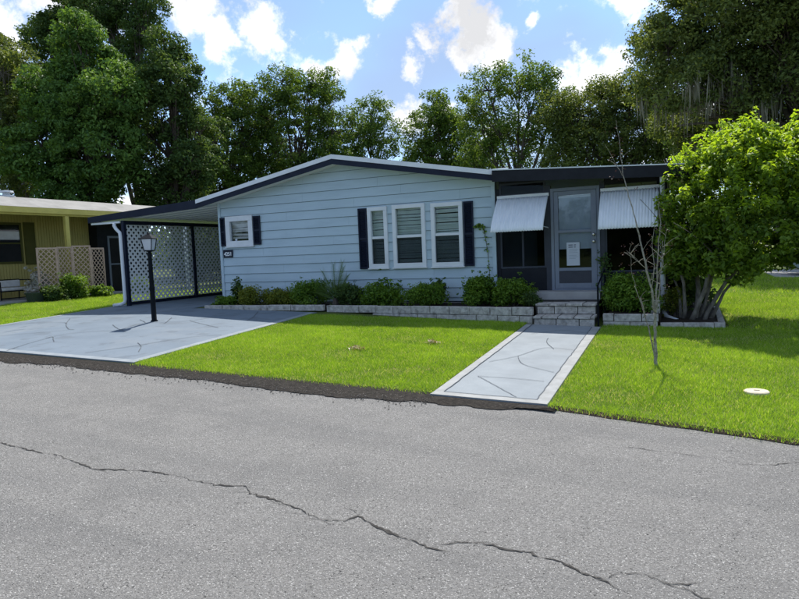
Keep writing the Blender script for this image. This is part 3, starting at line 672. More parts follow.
blockrow(st, 7.90, 8.94, -1.15, -.72, -.28, -.24, .29, .05, 'tread_tile')
MB().box(7.64, 8.92, -.42, -.03, -.66, -.237).build('landing_core', 'mortar', st)
blockrow(st, 7.70, 8.93, -.44, -.43, -.24, -.24 + .0 + .002, .3, .0) if False else None
# planter walls
pw = thing('planter_wall', 'long low grey block planter wall under the triple window', 'planter', (5.6, -1.05, -.5))
def pwall(par, p0, p1, zt, h, w, off, th=.10, drop=False):
    dx, dy = p1[0] - p0[0], p1[1] - p0[1]; Ln = math.hypot(dx, dy); ang = math.atan2(dy, dx); x = -off
    while x < Ln - .03:
        a, b = max(x, 0), min(x + w, Ln); c = (a + b) / 2
        if b - a > .05:
            px, py = p0[0] + dx * c / Ln, p0[1] + dy * c / Ln
            if not drop or zt > G(px, py) + .015:
                mb = MB().box(-(b - a) / 2 + .005, (b - a) / 2 - .005, -.0, th, -h + .006, 0); o = mb.build('block', 'block', None, bevel=.01)
                o.parent = par; o.location = Vector((px + rs.uniform(-.004, .004), py + rs.uniform(-.006, .006), zt + rs.uniform(-.005, .003))) - origin(par); o.rotation_euler = (0, 0, ang + R(rs.uniform(-.5, .5)))
        x += w
pwall(pw, (3.45, -.90), (7.90, -1.38), -.285, .15, .41, 0); pwall(pw, (4.6, -1.024), (7.90, -1.38), -.436, .15, .41, .2, drop=True); pwall(pw, (6.9, -1.272), (7.9, -1.38), -.587, .15, .41, .1, drop=True)
ed = thing('bed_edging', 'single row of pale concrete edging between driveway and flower bed', 'edging', (1.9, -1.0, -.35))
pwall(ed, (.30, -1.05), (3.40, -.93), -.275, .13, .60, .1)
pw2 = thing('planter_wall', 'short two-course block planter wall right of the front steps', 'planter', (9.5, -1.28, -.62))
pwall(pw2, (9.06, -1.30), (9.93, -1.28), -.40, .13, .43, .25); pwall(pw2, (9.06, -1.30), (9.93, -1.28), -.531, .14, .43, 0)
ed2 = thing('bed_edging', 'low row of pale edging blocks at the foot of the large yellow-green shrub', 'edging', (10.4, -1.2, -.62))
pwall(ed2, (9.95, -1.26), (10.9, -1.14), -.545, .12, .45, .1); 
pwall(ed2, (10.9, -1.12), (10.95, 1.6), -.545, .12, .45, .1)
# handrail post beside the steps
hr = thing('step_rail', 'thin black metal rail post beside the front steps', 'railing', (9.0, -1.4, -.6))
MB().tube([(9.0, -1.38, -.62), (9.0, -1.38, .1)], .016, 8).build('post', 'lampblack', hr); MB().tube([(9.0, -.3, -.25), (9.0, -.3, .31)], .016, 8).build('post', 'lampblack', hr)
MB().tube([(9.0, -1.38, .09), (9.0, -.3, .305)], .014, 8).build('top_rail', 'lampblack', hr)

# ------------------------------------------------------------------ carport
cp = thing('carport', 'open carport with dark roof edge and white diagonal lattice side', 'carport', (-1.6, 3, -.34))
CX0, LX = -3.95, -2.8
def zc(x): return 2.045 - .055 * (-.34 - x) 
MB().prism([(-.342, -.40, 2.015), (CX0, -.47, 1.85), (CX0, -.47, 2.005), (-.342, -.40, 2.215)], (0, .035, 0)).build('fascia', 'navy', cp)
k = 0; y = -.36
while y < 10.5:
    mb = MB().prism([(-.02, y, 2.075), (CX0 + .06, y, 1.895), (CX0 + .06, y, 1.925), (-.02, y, 2.105)], (0, .385, 0))
    mb.prism([(-.02, y + .37, 2.052), (CX0 + .06, y + .37, 1.872), (CX0 + .06, y + .37, 1.895), (-.02, y + .37, 2.075)], (0, .014, 0)); mb.build('roof_pan', 'pan', cp); y += .387
MB().prism([(CX0, -.435, 1.85), (CX0 + .05, -.435, 1.85), (CX0 + .05, -.435, 2.0), (CX0, -.435, 2.0)], (0, 10.9, 0)).build('gutter', 'navy', cp)
box('beam', 'navy', cp, LX - .05, LX + .05, -.40, 10.2, 1.765, 1.86)
MB().box(CX0 + .06, LX - .06, -.43, -.40, 1.80, 1.85).build('soffit_end', 'white', cp)
PY = (-.36, 2.1, 4.55, 7.0, 9.4)
for y in PY: box('post', 'navy', cp, LX - .045, LX + .045, y - .045, y + .045, -.40, 1.765, bevel=.004)
for a, b in zip(PY[:-1], PY[1:]):
    box('bottom_rail', 'navy', cp, LX - .035, LX + .035, a + .046, b - .046, -.325, -.245)
def slats(par, rect, per, wd, plane, thick, name='lattice_slat', m='lattice', sides=(0, 1)):
    """diagonal strips clipped to rect (a0,a1,z0,z1); plane(a, z, d) -> xyz"""
    a0, a1, z0, z1 = rect
    for s in sides:
        c = (a0 + z0 if s else a0 - z1); end = (a1 + z1 if s else a1 - z0); c += per / 2
        while c < end:
            def clipc(cc):
                pts = []
                for a in (a0, a1):
                    z = cc - a if s else a - cc
                    if z0 - 1e-9 <= z <= z1 + 1e-9: pts.append((a, z))
                for z in (z0, z1):
                    a = cc - z if s else cc + z
                    if a0 < a < a1: pts.append((a, z))
                return sorted(pts)[::len(pts) - 1] if len(pts) > 1 else None
            e = wd * .7071
            p, q = clipc(c - e), clipc(c + e)
            if p and q:
                lo, hi = (0, thick) if s else (thick + .001, 2 * thick + .001)
                poly = [p[0], p[1], q[1], q[0]]
                mb = MB(); a = [plane(u, z, lo) for u, z in poly]; b = [plane(u, z, hi) for u, z in poly]
                mb.add(a + b, [(0, 1, 2, 3), (7, 6, 5, 4)] + [(i, 4 + i, 4 + (i + 1) % 4, (i + 1) % 4) for i in range(4)])
                mb.build(name, m, par)
            c += per
for a, b in list(zip(PY[:-1], PY[1:]))[:2]:
    slats(cp, (a + .05, b - .05, -.24, 1.76), .158, .052, lambda u, z, d: (LX + .008 - d, u, z), .007)
MB().tube([(-3.05, -.42, 1.80), (-3.05, -.43, 1.74), (-3.0, -.43, 1.66), (-2.87, -.43, 1.55), (-2.86, -.43, 1.46), (-2.855, -.43, -.16), (-2.86, -.44, -.24), (-2.95, -.48, -.29), (-3.15, -.55, -.315)], .045, 10).build('downspout', 'white', cp, smooth=True)

# ------------------------------------------------------------------ lamp post
lp = thing('yard_lamp', 'black yard lamp post with frosted four-sided lantern on the driveway', 'lamp post', (.62, -2.86, G(.62, -2.86) + .014))
lz = G(.62, -2.86) + .014; LC = (.62, -2.86)
MB().lathe((LC[0], LC[1], lz), [(.07, 0), (.07, .015), (.05, .03), (.048, .62), (.054, .64), (.054, .68), (.047, .70), (.043, .78), (.05, .80), (.043, .83), (.040, 1.05), (.047, 1.07), (.040, 1.10), (.038, 1.30), (.046, 1.32), (.04, 1.36), (.02, 1.40)], 14).build('post', 'lampblack', lp, smooth=True)
z0, z1 = 1.0, 1.235
ln = MB()
def ring(r, z): return [(LC[0] + r * math.cos(R(45 + 90 * i + 20)), LC[1] + r * math.sin(R(45 + 90 * i + 20)), z) for i in range(4)]
a, b = ring(.105, z0), ring(.155, z1)
for i in range(4): ln.tube([a[i], b[i]], .009, 5); ln.tube([b[i], b[(i + 1) % 4]], .009, 5); ln.tube([a[i], a[(i + 1) % 4]], .009, 5)
c0, c1 = ring(.19, z1 + .004), ring(.05, z1 + .085)
ln.add(c0 + c1, [(0, 1, 5, 4), (1, 2, 6, 5), (2, 3, 7, 6), (3, 0, 4, 7), (4, 5, 6, 7), (3, 2, 1, 0)]); ln.lathe((LC[0], LC[1], z1 + .085), [(.03, 0), (.025, .02), (.01, .035), (.003, .045)], 8); ln.lathe((LC[0], LC[1], z0 - .03), [(.03, 0), (.08, .02), (.10, .03)], 8)
lan = ln.build('lantern', 'lampblack', lp)
ai, bi = ring(.100, z0 + .004), ring(.150, z1 - .002)
for i in range(4): j = (i + 1) % 4; MB().add([ai[i], ai[j], bi[j], bi[i]], [(0, 1, 2, 3)]).build('glass_pane', 'frosted', lan)

# ------------------------------------------------------------------ neighbour's house
nb = thing('neighbor_house', 'olive yellow mobile home with white roof and deep patio, beyond the carport', 'house', (-12, 2, -.345))
NW, NE = -10.5, -8.3
box('wall', 'olive', nb, NW - .1, NW, -6.5, 4.9, -.345, 2.62)
mb = MB(); y = -6.4
while y < 4.88: mb.box(NW + .0005, NW + .012, y, y + .085, -.2, 2.6); y += .105
mb.build('wall_ribs', 'olive', nb, kind='stuff')
MB().prism([(NE, -7, 2.53), (NE - 2.5, -7, 2.62), (NE - 7, -7, 3.25), (NE - 7, -7, 3.40), (NE - 1.1, -7, 3.05), (NE, -7, 2.645)], (0, 14.5, 0)).build('roof', 'oldroof', nb)
box('fascia', 'yellow', nb, NE, NE + .03, -7, 7.5, 2.46, 2.635)
box('patio_beam', 'yellow', nb, NE - .16, NE - .06, -6.5, 7, 2.40, 2.525)
box('post', 'yellow', nb, NE - .16, NE - .04, 2.28, 2.42, -.345, 2.40, bevel=.006); box('post', 'yellow', nb, NE - .16, NE - .04, -2.3, -2.18, -.345, 2.40)
box('patio_slab', 'concrete', nb, NW, NE + .1, -6.4, 4.85, -.5, -.27)
nw = MB(); 
for (a, b, c, d) in ((.55, 2.2, 2.22, 2.30), (.55, 2.2, .90, .97), (.55, .62, .97, 2.22), (2.13, 2.2, .97, 2.22), (.62, 2.13, 1.57, 1.62), (1.33, 1.38, 1.62, 2.22)): nw.box(NW + .013, NW + .05, a, b, c, d)
nwo = nw.build('window', 'olive_dark', nb)
box('pane', 'dark', nwo, NW + .014, NW + .024, .62, 2.13, .97, 1.57); box('pane', 'glass', nwo, NW + .022, NW + .026, .62, 2.13, 1.62, 2.22); box('curtain', 'cushion', nwo, NW + .014, NW + .018, .62, 2.13, 1.72, 2.0); box('lining', 'dark', nwo, NW + .0125, NW + .0135, .62, 2.13, 1.62, 2.22)
sh = box('shutter', 'olive_dark', nb, NW + .013, NW + .05, 2.28, 2.68, .85, 2.32)
y = .9
while y < 2.27: MB().prism([(NW + .051, 2.32, y), (NW + .062, 2.32, y - .012), (NW + .051, 2.32, y + .035)], (0, .32, 0)).build('louver', 'olive_dark', sh); y += .055
# recessed dark store room further back
box('store_wall', 'navy2', nb, NW - .05, NW + .45, 4.905, 7.4, -.345, 2.5)
box('store_wall', 'olive_dark', nb, NW - 4.5, NW + .45, 7.41, 7.5, -.345, 2.6)
sd_ = MB(); X = NW + .452
for (a, b, c, d) in ((5.35, 5.43, -.25, 1.85), (6.25, 6.33, -.25, 1.85), (5.43, 6.25, 1.77, 1.85), (5.43, 6.25, .72, .78)): sd_.box(X, X + .03, a, b, c, d)
sdo = sd_.build('screen_door', 'doorgrey', nb); box('panel', 'dark', sdo, X, X + .006, 5.43, 6.25, -.25, 1.77)
box('end_wall', 'olive', nb, -20, NW - .1, -6.5, -6.4, -.345, 2.9)
box('rear_wall', 'olive', nb, -20, -19.9, -6.5, 7.4, -.345, 2.6)
MB().lathe((-9.6, 1.2, 3.04), [(.25, 0), (.25, .05), (.12, .08), (.10, .14), (.22, .16), (.20, .21), (.05, .23)], 12).build('roof_vent', 'roofm', nb)
# rear carport posts of the neighbour seen through the lattice
for x, y in ((-6.9, 6.2), (-6.6, 8.6), (-6.5, 11.0), (-6.3, 13.2)):
    box('white_post', 'white', nb, x - .05, x + .05, y - .05, y + .05, -.345, 2.35)
box('rear_canopy', 'roofm', nb, -9.6, -6.2, 7.6, 14, 2.35, 2.45)
# folding trellis screen
tr = thing('trellis_screen', 'pinkish wooden folding trellis screen of four panels on the neighbouring patio edge', 'trellis', (-8.15, 2.3, -.345))
ys = (1.02, 1.66, 2.30, 2.94, 3.56); dxs = (-.0, .10, -.03, .08, -.02); tops = (1.36, 1.38, 1.42, 1.34)
for i in range(4):
    ya, yb = ys[i], ys[i + 1]; xa, xb = -8.15 + dxs[i], -8.15 + dxs[i + 1]
    def pt(u, z, d): t = (u - ya) / (yb - ya); return (xa + (xb - xa) * t - d, u, z)
    mb = MB(); zt = tops[i]
    for (u0, u1, za, zb) in ((ya + .004, ya + .05, -.3, zt), (yb - .05, yb - .004, -.3, zt), (ya + .05, yb - .05, zt - .05, zt), (ya + .05, yb - .05, -.22, -.16)):
        a = [pt(u, z, -.012) for u, z in ((u0, za), (u1, za), (u1, zb), (u0, zb))]; mb.prism(a, (-.035, 0, 0))
    p = mb.build('screen_panel', 'trellis', tr)
    slats(p, (ya + .05, yb - .05, -.16, zt - .05), .165, .028, lambda u, z, d: pt(u, z, d), .007, 'slat', 'trellis')
# glider bench
gb = thing('patio_bench', 'black tube-framed patio bench with pale cushions beside the trellis screen', 'bench', (-9.5, 1.0, -.27))
for y in (.45, 1.5):
    MB().tube([(-9.15, y, -.26), (-9.15, y, .30), (-9.2, y, .36), (-9.75, y, .36), (-9.8, y, .30), (-9.85, y, -.26)], .018, 8).build('arm_frame', 'lampblack', gb)
MB().tube([(-9.15, .45, -.2), (-9.15, 1.5, -.2)], .016, 8).tube([(-9.15, .45, .02), (-9.15, 1.5, .02)], .016, 8).tube([(-9.8, .45, .02), (-9.8, 1.5, .02)], .016, 8).tube([(-9.8, .45, .38), (-9.8, 1.5, .38)], .016, 8).tube([(-9.8, .45, .02), (-9.8, .45, .38)], .016, 8).tube([(-9.8, 1.5, .02), (-9.8, 1.5, .38)], .016, 8).build('seat_frame', 'lampblack', gb)
box('seat_cushion', 'cushion', gb, -9.72, -9.14, .48, 1.47, .035, .13, bevel=.03); box('back_cushion', 'cushion', gb, -9.79, -9.68, .48, 1.47, .14, .36, bevel=.03)
pt_ = thing('flower_pot', 'dull green square plant tub at the corner of the trellis screen', 'pot', (-7.95, .72, -.345))
MB().add([(-8.1, .57, -.35), (-7.8, .57, -.35), (-7.8, .87, -.35), (-8.1, .87, -.35), (-8.14, .53, -.04), (-7.76, .53, -.04), (-7.76, .91, -.04), (-8.14, .91, -.04)], [(0, 3, 2, 1), (0, 1, 5, 4), (1, 2, 6, 5), (2, 3, 7, 6), (3, 0, 4, 7)]).box(-8.12, -7.78, .55, .89, -.1, -.08).build('tub', 'pot', pt_)
MB().box(-8.15, -7.75, .515, .53, -.07, -.03).box(-8.15, -7.75, .91, .925, -.07, -.03).box(-8.155, -8.14, .53, .91, -.07, -.03).box(-7.76, -7.745, .53, .91, -.07, -.03).build('rim', 'pot', pt_)

# ------------------------------------------------------------------ plants
def bush(name, label, c, rx, h, n=1500, leaf='bushleaf', size=.055, aspect=.5, cat='shrub', group=None, ry=None, stems=9, lumps=20, flat=.8):
    rx *= 1.14; h *= 1.10; n = int(n * 1.9)
    """c = base point on the ground"""
    ry = ry or rx * .85; t = thing(name, label, cat, c, group); B = Vector(c); mb = MB(); cs = []
    for i in range(lumps):
        a = rng.uniform(0, 6.283); q = rng.uniform(.15, 1) ** .6; zz = rng.uniform(.15, .86) * h
        k = math.sqrt(max(.1, 1 - (max(zz / h - .35, 0) / .65) ** 2)) * .72
        cs.append((B.x + math.cos(a) * q * rx * k, B.y + math.sin(a) * q * ry * k, B.z + zz))
    for i in range(stems):
        e = cs[i % len(cs)]; mb.tube(bez(B + Vector((random.uniform(-.06, .06), random.uniform(-.05, .05), -.05)), e, .05, 4, .1), [.011, .008, .006, .003], 5, False)
    mb.build('stems', 'bark', t)
    per = max(8, n // lumps)
    V, F, rv = clumps(np.array(cs), rng.uniform(.32, .50, lumps) * min(rx, h), per, size, aspect, flat)
    # loose shoots that break the outline
    k = 90; sh = np.array(cs)[rng.integers(0, lumps, k)] + rng.normal(0, .5, (k, 3)) * np.array([rx * .55, ry * .55, h * .42])
    sh[:, 2] = np.maximum(sh[:, 2], B.z + .03)
    V2, F2, r2 = clumps(sh, .05, 7, size * .9, aspect)
    V = np.concatenate([V, V2]); F = np.concatenate([F, F2 + len(V) - len(V2)]); rv = np.concatenate([rv, r2])
    V[:, 2] = np.maximum(V[:, 2], B.z - .02)
    npmesh('foliage', V, F, leaf, t, rv)
    return t
BG = 'shrubs in the front flower bed'
bz = -.32
bush('small_plant', 'slim dark green upright plant by the corner under the house number', (.78, -.42, bz), .11, .48, 420, 'darkleaf', .06, .6, 'plant', BG, lumps=9)
bush('ground_plant', 'low leafy green plant at the corner end of the concrete edging', (.62, -.70, bz), .28, .2, 500, 'bushleaf', .06, .5, 'plant', BG)
bush('round_shrub', 'olive gold rounded shrub nearest the small square window', (1.42, -.52, bz), .46, .40, 2200, 'bushgold', .045, .5, 'shrub', BG)
bush('round_shrub', 'low olive gold shrub between two taller bed shrubs', (2.12, -.50, bz), .36, .34, 1500, 'bushgold', .045, .5, 'shrub', BG)
bush('round_shrub', 'green mounded shrub just left of the spiky palm', (2.78, -.50, bz), .50, .46, 2400, 'bushleaf', .05, .5, 'shrub', BG)
bush('dark_shrub', 'dark green shrub around the foot of the spiky palm', (3.78, -.52, bz), .42, .40, 1900, 'darkleaf', .055, .45, 'shrub', BG)
bush('leafy_shrub', 'loose upright green shrub below the narrow window', (4.62, -.52, bz), .46, .46, 1500, 'bushleaf', .075, .4, 'shrub', BG)
bush('round_shrub', 'dense low shrub with yellowish tips below the middle window', (5.68, -.58, bz), .47, .40, 2400, 'bushleaf', .05, .5, 'shrub', BG)
bush('small_plant', 'dark sprig rising behind the yellow-tipped shrub', (5.78, -.30, bz), .13, .52, 420, 'darkleaf', .07, .5, 'plant', BG, lumps=8)
bush('tall_shrub', 'taller broad green shrub at the house corner below the vine', (6.74, -.55, bz), .36, .52, 2400, 'bushleaf', .055, .5, 'shrub', BG)
bush('tall_shrub', 'leafy green shrub left of the front steps', (7.38, -.62, bz), .34, .44, 2200, 'bushleaf', .06, .5, 'shrub', BG)
bush('small_plant', 'small dark tuft spilling on to the front steps', (7.78, -.78, bz), .18, .24, 420, 'darkleaf', .055, .5, 'plant', BG, lumps=8)
bush('large_shrub', 'big rounded glossy green shrub right of the front steps', (9.47, -.68, -.42), .50, .62, 3600, 'bushleaf', .055, .5, 'shrub', lumps=20)
bush('ground_plant', 'thin yellowish weed behind the downspout in the shaded bed', (10.15, -.2, -.555), .2, .45, 260, 'bushgold', .06, .4, 'plant', lumps=8)
# spiky palm
pm = thing('spiky_palm', 'spiky young palm with stiff raised fronds in the flower bed', 'palm', (3.52, -.62, -.32))
MB().lathe((3.52, -.62, -.34), [(.06, 0), (.07, .06), (.05, .16), (.02, .2)], 8).build('stem', 'bark', pm)
rp = random.Random(2)
for k, (ax, ay, L_) in enumerate(((-1.15, -.1, .95), (-.8, .0, .8), (-.42, .1, .82), (.05, -.1, .9), (.16, .12, .95), (.3, -.05, .86), (.42, .1, .7), (.65, -.2, .6), (-.3, -.3, .6), (.1, -.4, .55), (-.9, -.25, .5))):
    d = Vector((math.sin(ax), ay, math.cos(ax))).normalized(); mb = MB(); base = Vector((3.52, -.62, -.2))
    for i in range(20):
        t = .2 + .8 * i / 20; p = base + d * L_ * t + Vector((0, 0, -.12 * t * t))
        for s in (-1, 1):
            sidev = d.cross(Vector((0, 1, .2))).normalized() * s; tip = p + (sidev * .42 + d * .9).normalized() * .26 * (1.2 - t * .7); w_ = d.cross(sidev).normalized() * .004 + d * .013
            mb.add([p - w_, p + w_, tip], [(0, 1, 2)])
    mb.tube([base, base + d * L_ * .5 + Vector((0, 0, -.03)), base + d * L_ + Vector((0, 0, -.12))], [.008, .006, .002], 5); mb.build('frond', 'palmleaf', pm)
# climbing vines
def vine(label, pts, n, leaf, rad, stemr=.006):
    t = thing('climbing_vine', label, 'vine', pts[0]); m_ = MB(); m_.tube(pts, stemr, 5); m_.build('stem', 'bark', t)
    P_ = np.array(pts); ts = rng.uniform(0, len(P_) - 1, n); i0 = np.minimum(ts.astype(int), len(P_) - 2); fr = (ts - i0)[:, None]; c = P_[i0] * (1 - fr) + P_[i0 + 1] * fr + rng.normal(0, rad, (n, 3)) * np.array([1, .4, 1])
    V, F = leafverts(c, np.tile(np.array([[0, -.8, .5]]), (n, 1)), .055, .7); npmesh('leaves', V, F, leaf, t, np.repeat(rng.uniform(0, 1, n), 4)); return t
vine('thin leafy vine climbing the blue corner board beside the awning', [(6.80, -.25, -.25), (6.78, -.06, .2), (6.75, -.05, .7), (6.70, -.05, 1.05), (6.66, -.05, 1.22), (6.58, -.05, 1.25), (6.50, -.06, 1.22)], 90, 'bushleaf', .025)
vine('bushy vine growing up the door jamb behind the step rail', [(9.05, -.45, -.38), (9.04, -.2, -.1), (9.02, -.12, .15), (8.98, -.08, .40), (8.96, -.07, .52)], 330, 'darkleaf', .055)
# plants at the trellis
bush('patio_shrub', 'bushy green plant growing against the middle of the trellis', (-7.75, 1.95, -.345), .50, .75, 1800, 'bushleaf', .08, .5)
bush('patio_shrub', 'low dark green planting at the tub end of the trellis', (-7.7, 1.2, -.345), .55, .42, 1500, 'darkleaf', .08, .5)
bush('patio_shrub', 'light green low planting at the far end of the trellis', (-7.65, 2.95, -.345), .45, .36, 1200, 'bushleaf', .08, .5)
bush('flowering_bush', 'white flowering bush showing through the trellis', (-8.6, 1.3, -.27), .38, .95, 900, 'flower', .10, .8)
bush('flowering_bush', 'pale flowering plant beside the white downspout', (-6.2, 3.4, -.345), .55, .5, 900, 'flower', .06, .7) if False else None
bush('patio_shrub', 'small mixed clump of pale leaves behind the carport downspout', (-7.3, 4.3, -.345), .5, .55, 1000, 'bushleaf', .08, .5)

# big yellow-green shrub
def big_shrub():
    base = (10.45, -.55, -.56); t = thing('large_shrub_tree', 'large rounded shrub tree with bright yellow-green top and several bare trunks', 'shrub', base)
    B = Vector(base); mb = MB()
    stems = [((-.12, .0), (10.15, -.3, .9), .045), ((-.02, -.1), (10.9, -.9, .7), .06), ((.03, .1), (10.7, .1, 1.2), .055), ((.15, -.05), (11.3, -.6, .55), .05), ((.22, .08), (11.5, -.3, 1.0), .04), ((-.2, .15), (10.2, .3, 1.0), .035), ((.08, .2), (11.0, .5, 1.1), .045)]
    for (dx, dy), e, r in stems:
        p = bez(B + Vector((dx, dy, -.08)), e, .16, 9, .14)
        p = [q + Vector((random.uniform(-.035, .035), random.uniform(-.035, .035), 0)) for q in p]
        r *= .58; mb.tube(p, [r * (1.25 - .75 * i / 8) * random.uniform(.9, 1.15) for i in range(9)], 8)
        for k in range(6):
            mb.tube(bez(p[random.choice((4, 5, 6, 7, 8))], Vector(e) + Vector((random.uniform(-.8, .8), random.uniform(-.8, .8), random.uniform(.2, 1.2))), .05, 5, .1), [r * .45, r * .35, r * .25, r * .15, .006], 5, False)
    mb.build('trunk', 'barklight', t, smooth=True)
    # crown: union of lobes
    lobes = [(11.35, -.35, 1.20, 1.42, 1.30), (10.98, -.4, 1.75, .70, .68), (12.0, -.3, 1.65, .95, .78), (10.5, -.45, 1.05, .62, .72), (12.3, -.4, .95, .85, .75), (11.4, -.75, .85, 1.0, .72), (11.2, -.2, 2.2, .55, .45), (10.40, -.5, .55, .48, .40), (11.75, -.2, 2.1, .5, .42), (12.7, -.3, 1.3, .6, .65)]
    cs = []; up = []
    for (x, y, z, r, rz) in lobes:
        n = int(250 * r * r); d = unit(rng.normal(0, 1, (n, 3))); q = rng.uniform(.55, 1.04, n)[:, None]
        cs.append(np.array([x, y, z]) + d * q * np.array([r, r, rz]))
    cs = np.concatenate(cs)
    keep = np.ones(len(cs), bool)
    for (x, y, z, r, rz) in lobes:
        e = (cs - np.array([x, y, z])) / np.array([r, r, rz]); keep &= (e ** 2).sum(1) > .30
    keep &= cs[:, 2] > -.02 + .34 * rng.uniform(0, 1, len(cs)) ** 1.5 + .55 * np.clip(cs[:, 0] - 11.2, 0, .8) + .16 * np.sin(cs[:, 0] * 4.1 + cs[:, 1] * 2.3)
    keep &= ~((cs[:, 0] < 10.12) & (cs[:, 1] > -.2))
    cs = cs[keep]
    # rosettes: whorls of leaves at twig ends; upper shoots lime: new growth plus sunlight painted into the colour
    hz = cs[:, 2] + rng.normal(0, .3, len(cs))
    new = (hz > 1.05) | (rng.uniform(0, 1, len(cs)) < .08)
    V, F, rv = clumps(cs[~new], .17, 38, .092, .5, .8); npmesh('crown', V, F, 'shrubleaf', t, rv)
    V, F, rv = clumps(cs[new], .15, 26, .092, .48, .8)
    V3, F3, rv3 = clumps(cs[new] + np.array([0, 0, .07]), .12, 18, .082, .42, .9, updir=.9); npmesh('new_growth_sunlit', V3, F3, 'shrubtip', t, rv3)
    npmesh('crown', V, F, 'shrubleaf', t, rv)
    # sparse shoots standing out of the outline
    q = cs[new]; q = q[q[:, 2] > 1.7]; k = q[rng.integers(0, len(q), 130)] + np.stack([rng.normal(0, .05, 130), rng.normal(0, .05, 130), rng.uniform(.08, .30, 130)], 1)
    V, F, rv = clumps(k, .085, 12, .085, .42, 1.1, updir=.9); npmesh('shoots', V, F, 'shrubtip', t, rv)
big_shrub()

bush('understory_shrub', 'dark leafy understory shrub behind the bare trunks of the large shrub', (10.45, 1.6, -.55), .45, 1.2, 3000, 'darkleaf', .09, .5, lumps=30)
bush('understory_shrub', 'second dark shrub against the porch side behind the downspout', (10.30, .6, -.55), .26, .9, 1500, 'darkleaf', .08, .5, lumps=22)
# sapling on the lawn
def sapling():
    z0 = G(9.97, -4.1); t = thing('bare_sapling', 'thin nearly bare sapling with pale lichened stems on the front lawn', 'sapling', (9.97, -4.1, z0)); mb = MB(); tips = []
    def br(p, r0, r1, n=8, jit=.004):
        r0 *= .8; r1 *= .8
        P_ = [Vector(q) for q in p]; out = []
        for a, b in zip(P_[:-1], P_[1:]):
            m_ = max(2, int((b - a).length / .06))
            for i in range(m_): out.append(a.lerp(b, i / m_) + Vector((random.gauss(0, jit), random.gauss(0, jit), 0)))
        out.append(P_[-1]); k = len(out); mb.tube(out, [(r0 + (r1 - r0) * i / (k - 1)) * random.uniform(.88, 1.12) for i in range(k)], 7); tips.append(out); return out
    br([(9.975, -4.1, z0 - .05), (9.965, -4.1, -.45), (9.965, -4.1, -.08)], .026, .019)
    br([(9.965, -4.1, -.08), (9.93, -4.12, .22), (9.86, -4.14, .55), (9.80, -4.12, .86)], .018, .011)
    br([(9.80, -4.12, .86), (9.72, -4.1, 1.2), (9.62, -4.1, 1.6), (9.58, -4.1, 2.05), (9.55, -4.1, 2.25)], .010, .002)
    br([(9.62, -4.1, 1.58), (9.52, -4.12, 1.78), (9.48, -4.12, 1.86)], .004, .0015)
    br([(9.965, -4.1, -.05), (9.99, -4.08, .25), (10.0, -4.06, .6), (10.03, -4.04, 1.0), (10.02, -4.0, 1.25)], .015, .003)
    br([(9.97, -4.1, -.1), (10.02, -4.05, .2), (10.04, -4.0, .5), (10.05, -3.98, .78)], .010, .003)
    br([(9.99, -4.1, z0 - .03), (9.93, -4.08, -.45), (9.86, -4.05, -.15), (9.80, -4.03, .1)], .014, .006)
    br([(9.86, -4.05, -.15), (9.78, -4.0, .1), (9.70, -4.0, .42), (9.68, -4.0, .7)], .006, .002)
    br([(9.93, -4.12, .22), (9.97, -4.15, .5), (9.94, -4.16, .75), (9.97, -4.16, 1.0)], .007, .002)
    br([(9.88, -4.12, .45), (9.74, -4.14, .58), (9.63, -4.16, .66)], .005, .002)
    br([(9.99, -4.08, .3), (10.06, -4.1, .5), (10.07, -4.1, .72), (10.10, -4.1, .9)], .006, .002)
    mb2 = mb
    for _ in range(46):
        b = random.choice(tips[1:]); p = random.choice(b[len(b) // 4:]); d = Vector((random.uniform(-1, 1), random.uniform(-1, 1), random.uniform(-.1, 1))).normalized() * random.uniform(.06, .24)
        mb.tube([p, p + d * .5 + Vector((0, 0, .01)), p + d], [.0035, .0025, .0012], 4, False)
    mb.build('trunk', 'saplingbark', t, smooth=True)
    pts = []
    for b in tips[1:]:
        for p in b[len(b) // 3:]:
            if random.random() < .7: pts.append(np.array(p) + rng.normal(0, .06, 3))
    pts = np.array(pts); V, F, rv = clumps(pts, .04, 4, .022, .55); npmesh('leaves', V, F, 'purple', t, rv)
sapling()

